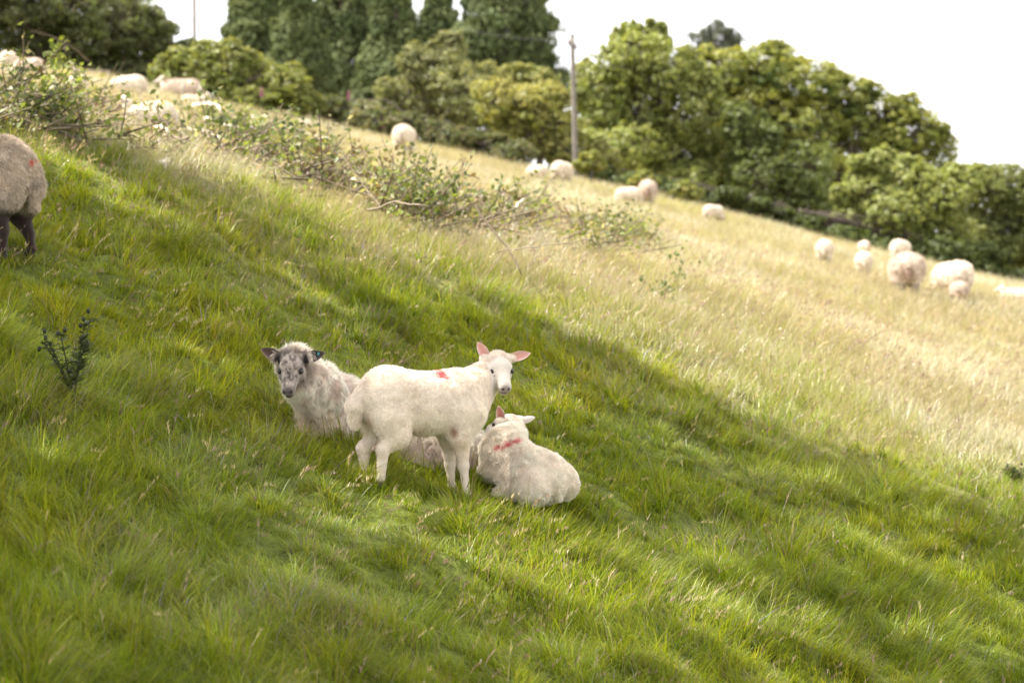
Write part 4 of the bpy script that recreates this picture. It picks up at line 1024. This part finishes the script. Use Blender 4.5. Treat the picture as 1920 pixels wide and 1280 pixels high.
    for pts, lift, r, lab in br:
        e = pts[-1] if pts[-1][1] >= pts[0][1] else pts[0]; g = hit(e[0], min(e[1] + lift * 40 + 6, 600) if e[1] < 500 else e[1]); s = F / g[1] * 1.04
        P = np.array([P3(x, y, s * (1 + .012 * i)) for i, (x, y) in enumerate(pts)])
        # smooth it
        t = np.linspace(0, len(P) - 1, 3 * len(P)); Q = np.stack([np.interp(t, np.arange(len(P)), P[:, k]) for k in range(3)], 1) + lr.normal(0, .006, (len(t), 3))
        A = Acc(); A.tube(Q, np.linspace(r, r * .55, len(Q)) * (1.3 if 'pale' in lab else 1), 7, (.72, .64, .52) if 'pale' in lab or 'cut wood' in lab or 'arched' in lab else ((.13, .10, .07) if 'dark' in lab else (.26, .21, .16))); c = Q[0]
        o = A.build('fallen_branch', M_bark, None, True, c); o.location = c; tag(o, lab, 'branch', 'loose branches on the brush pile')
    # leafy weeds rising from the heap
    wl = [(110, 190, 88, 'tall bright green leafy weed rising at the left of the heap', 13), (125, 225, 150, 'shorter lime green weed right of the tallest weed', 10), (150, 212, 190, 'green weed in front of the pale backs of the sheep', 8), (315, 180, 130, 'slender weed against the dark bush above the resting sheep', 7),
          (556, 258, 205, 'weed with round leaves beside the tiny lying lamb', 6), (870, 390, 290, 'tall dried dock stem standing in the heap', 8), (850, 395, 310, 'second dock stem just left of the tall one', 6), (660, 345, 260, 'thin seed stem standing alone above the heap', 3), (1270, 540, 485, 'small dark weed right of the end of the heap', 6),
          (1240, 580, 535, 'broad leafed dock plant in the straw grass below the heap', 9), (1195, 562, 528, 'little dock plant left of the broad leafed one', 6)]
    for px, by, ty, lab, nl in wl:
        g = hit(px, by); s = F / g[1]; h = (by - ty) / s; root = empty('weed', g, lab, 'plant', 'weeds in and round the brush pile'); T = Acc(); L = Acc()
        dead = 'dried' in lab or 'dock stem' in lab or 'seed stem' in lab; lcol = (.20, .15, .09) if dead else ((.22, .27, .05) if px < 560 else (.12, .16, .05))
        for j in range(1 if dead else 2):
            bend = lr.normal(0, .08, 2); pts = np.array([g + (bend[0] * t ** 2, bend[1] * t ** 2, h * t * (1 - .1 * j)) for t in np.linspace(0, 1, 6)]); T.tube(pts, np.linspace(.008, .003, 6), 5, (.20, .19, .08) if not dead else (.22, .16, .10), cap=False)
            n = nl * (6 if dead else 3); t = lr.uniform(.35, 1, n); c = np.stack([np.interp(t, np.linspace(0, 1, 6), pts[:, k]) for k in range(3)], 1) + lr.normal(0, .03 if dead else .07, (n, 3)); L.leaves(c, lr.uniform(.05, .10, n) * (.35 if dead else (1 if px < 560 else .6)), lr.normal(size=(n, 3)) + (0, -.3, .4), np.array(lcol) * lr.uniform(.75, 1.25, (n, 1)), .7)
        T.build('stem', M_bark, root, False, g); L.build('leaves', M_leaf, root, False, g)
brush()

def thistle(px, by, h, label, seed, spread=.16, dark=(.09, .115, .06)):
    lr = np.random.default_rng(seed); g = hit(px, by); root = empty('thistle', g, label, 'thistle'); T = Acc(); L = Acc(); H = Acc()
    for j in range(7):
        a = lr.random() * 6.28; sp = lr.uniform(.2, 1) * spread; hh = h * (1 if j == 0 else lr.uniform(.55, .95)); st = lr.uniform(0, .35)
        pts = np.array([g + (math.cos(a) * sp * t ** 1.3, math.sin(a) * sp * t ** 1.3, st * h * .3 + (hh - st * h * .3) * t) for t in np.linspace(0, 1, 7)]); 
        if j: pts[0] = g + (0, 0, st * h * .3)
        T.tube(pts, np.linspace(.006, .003, 7), 5, (.07, .08, .045), cap=False)
        n = 34; t = lr.uniform(.12, 1, n) ** .7; c = np.stack([np.interp(t, np.linspace(0, 1, 7), pts[:, k]) for k in range(3)], 1)
        a2 = lr.random(n) * 6.28; d = np.stack([np.cos(a2), np.sin(a2), lr.uniform(-.1, .7, n)], 1); Lf = lr.uniform(.04, .10, n) * (1.15 - t * .5)
        # a toothed leaf: midrib blade plus spines on both sides
        s_ = norm(np.cross(d, (0, 0, 1))); dn = norm(d)
        for f_, w_ in ((0, .0065), (.0, 0)):
            if w_:
                V = np.stack([c, c + dn * Lf[:, None] * .45 + s_ * w_, c + dn * Lf[:, None], c + dn * Lf[:, None] * .45 - s_ * w_], 1).reshape(-1, 3); k = np.arange(n) * 4
                L.add(V, np.stack([k, k + 1, k + 2, k + 3], 1), None, np.repeat(np.array([dark]) * lr.uniform(.8, 1.5, (n, 1)), 4, 0))
        for q in range(4):
            for sg in (-1, 1):
                b0 = c + dn * Lf[:, None] * (.2 + .2 * q); tip = b0 + (s_ * sg * .8 + dn * .6 + lr.normal(0, .25, (n, 3))) * .022; wv = dn * .005
                V = np.stack([b0 - wv, b0 + wv, tip], 1).reshape(-1, 3); L.add(V, None, np.arange(3 * n).reshape(-1, 3), np.array(dark) * 1.25)
        for _ in range(2):
            H = Acc(); e = pts[-1] + lr.normal(0, .018, 3); H.ell(e, (.010, .010, .014), (.06, .075, .04), None, 8, 6)
            for q in range(16):
                dd = norm(lr.normal(size=3)); V = np.array([e + np.cross(dd, (0, 0, 1)) * .003, e - np.cross(dd, (0, 0, 1)) * .003, e + dd * .024]); H.add(V, None, [[0, 1, 2]], (.08, .09, .05))
            H.build('bud', M_leaf, root, False, g)
    T.build('stem', M_bark, root, False, g); L.build('leaves', M_leaf, root, False, g)
thistle(138, 775, .46, 'dark spiny thistle standing in the shaded grass at the left', 4)
thistle(1905, 915, .16, 'small low thistle in the grass at the right edge', 6, .12, (.10, .13, .05))

# ------------------------------------------------------------------ poles, wires, fence, foxgloves
def pole(px_b, py_b, px_t, py_t, s, r, label, thick_top=.8):
    Y = F / s; b = P3(px_b, py_b, s); b[2] = min(g1(b[0], Y), b[2]) - .2; t = P3(px_t, py_t, s)
    root = empty('utility_pole', b, label, 'pole', 'wooden poles'); A = Acc(); n = 8
    A.tube([b + (t - b) * k / n for k in range(n + 1)], np.linspace(r, r * thick_top, n + 1), 14, (.20, .175, .16)); A.build('shaft', M_wood, root, True, b)
    A = Acc(); A.tube([t + (0, 0, 0), t + (0, 0, .05)], [r * .95, r * .3], 12, (.10, .09, .09)); A.build('cap', M_wood, root, True, b)
    for k in (-1, 1):
        A = Acc(); q = t + (k * r * 1.1, -.02, -.22 - .1 * (k > 0)); A.tube([q, q + (0, 0, .05), q + (0, 0, .10), q + (0, 0, .14)], [.03, .045, .03, .02], 10, (.25, .22, .21)); A.build('insulator', M_wood, root, True, b)
    return t, r
t1, r1 = pole(1080, 300, 1073, 68, 79, .068, 'weathered wooden utility pole standing in front of the trees in the middle')
t2, r2 = pole(368, 140, 362, -260, 50, .085, 'distant dark wooden pole between the left tree and the conifers', .7)
def cable(a, b, sag, label):
    P = np.array([a + (b - a) * t + (0, 0, -sag * 4 * t * (1 - t)) for t in np.linspace(0, 1, 24)]); A = Acc(); A.tube(P, .008, 5, (.05, .05, .05)); o = A.build('overhead_cable', M_wood, None, True, a); o.location = a
    tag(o, label, 'cable', 'overhead cables')
cable(t1 + (-.10, 0, -.1), P3(860, 50, 60), .12, 'thin dark cable running left from the wooden pole across the conifers')
cable(t1 + (.10, 0, -.25), P3(1180, 130, 70), .10, 'thin cable dropping right from the wooden pole into the leafy tree')
def post(px, by, ty, label, col=(.33, .29, .24), s=None, r=.035):
    g = hit(px, by) if s is None else P3(px, by, s); s = F / g[1]; h = (by - ty) / s; A = Acc(); A.tube([g - (0, 0, .1), g + (.01, 0, h * .5), g + (.0, 0, h)], [r, r, r * .9], 9, col); o = A.build('fence_post', M_wood, None, True, g); o.location = g; tag(o, label, 'post', 'fence posts below the hedge')
post(376, 200, 158, 'short grey fence post behind the resting sheep', s=84)
post(343, 196, 150, 'leaning fence post behind the greyish resting sheep', s=84, r=.028)
post(140, 165, 124, 'fence post at the left end of the wire', s=82, r=.03)
A = Acc(); a, b = P3(132, 130, 82), P3(205, 133, 82); A.tube([a, (a + b) / 2 - (0, 0, .02), b], .012, 5, (.35, .28, .26)); o = A.build('fence_wire', M_wood, None, True, a); o.location = a; tag(o, 'single fence wire stretched in front of the dark hedge', 'wire')
def foxglove(px, by, ty, s, label):
    g = P3(px, by, s); h = (by - ty) / s; root = empty('foxglove', g, label, 'flower', 'foxgloves in the hedge'); A = Acc(); A.tube([g - (0, 0, .4), g + (.01, 0, h)], [.008, .004], 5, (.12, .15, .06)); A.build('stem', M_bark, root, False, g)
    B = Acc()
    for i in range(26):
        t = i / 26; a = i * 2.4; q = g + (0, 0, h * (.25 + .75 * t)); d = np.array([math.cos(a), math.sin(a), -.5]); B.tube([q, q + d * .022, q + d * .04], [.006, .010 * (1.2 - t), .013 * (1.2 - t)], 6, (.38, .14, .22), cap=False)
    B.build('blossoms', M_flower, root, False, g)
foxglove(654, 192, 168, 77, 'pink foxglove spike left of the bramble hedge'); foxglove(491, 186, 163, 84, 'dark pink foxglove in front of the yellow tipped bush'); foxglove(716, 246, 222, 80, 'low pink foxglove in front of the bramble hedge')

# loose tufts of shed wool caught in the grass
for px, py, r, lab in ((306, 322, .03, 'tuft of shed white wool in the sunny grass above the shade'), (807, 388, .035, 'tuft of white wool caught in the brush'), (1232, 566, .02, 'scrap of white wool in the straw grass')):
    g = hit(px, py) + (0, 0, .06); n = 260; P = rng.normal(0, r * .5, (n, 3)); d = norm(rng.normal(size=(n, 3))); s_ = norm(np.cross(d, rng.normal(size=(n, 3)))) * .004
    V = np.stack([P - s_, P + s_, P + d * r * 1.2], 1).reshape(-1, 3); o = mesh_np('wool_tuft', V, [np.arange(3 * n).reshape(-1, 3)], M_fibre, np.broadcast_to((.8, .76, .7), V.shape)); o.location = g; tag(o, lab, 'wool', 'scraps of wool')
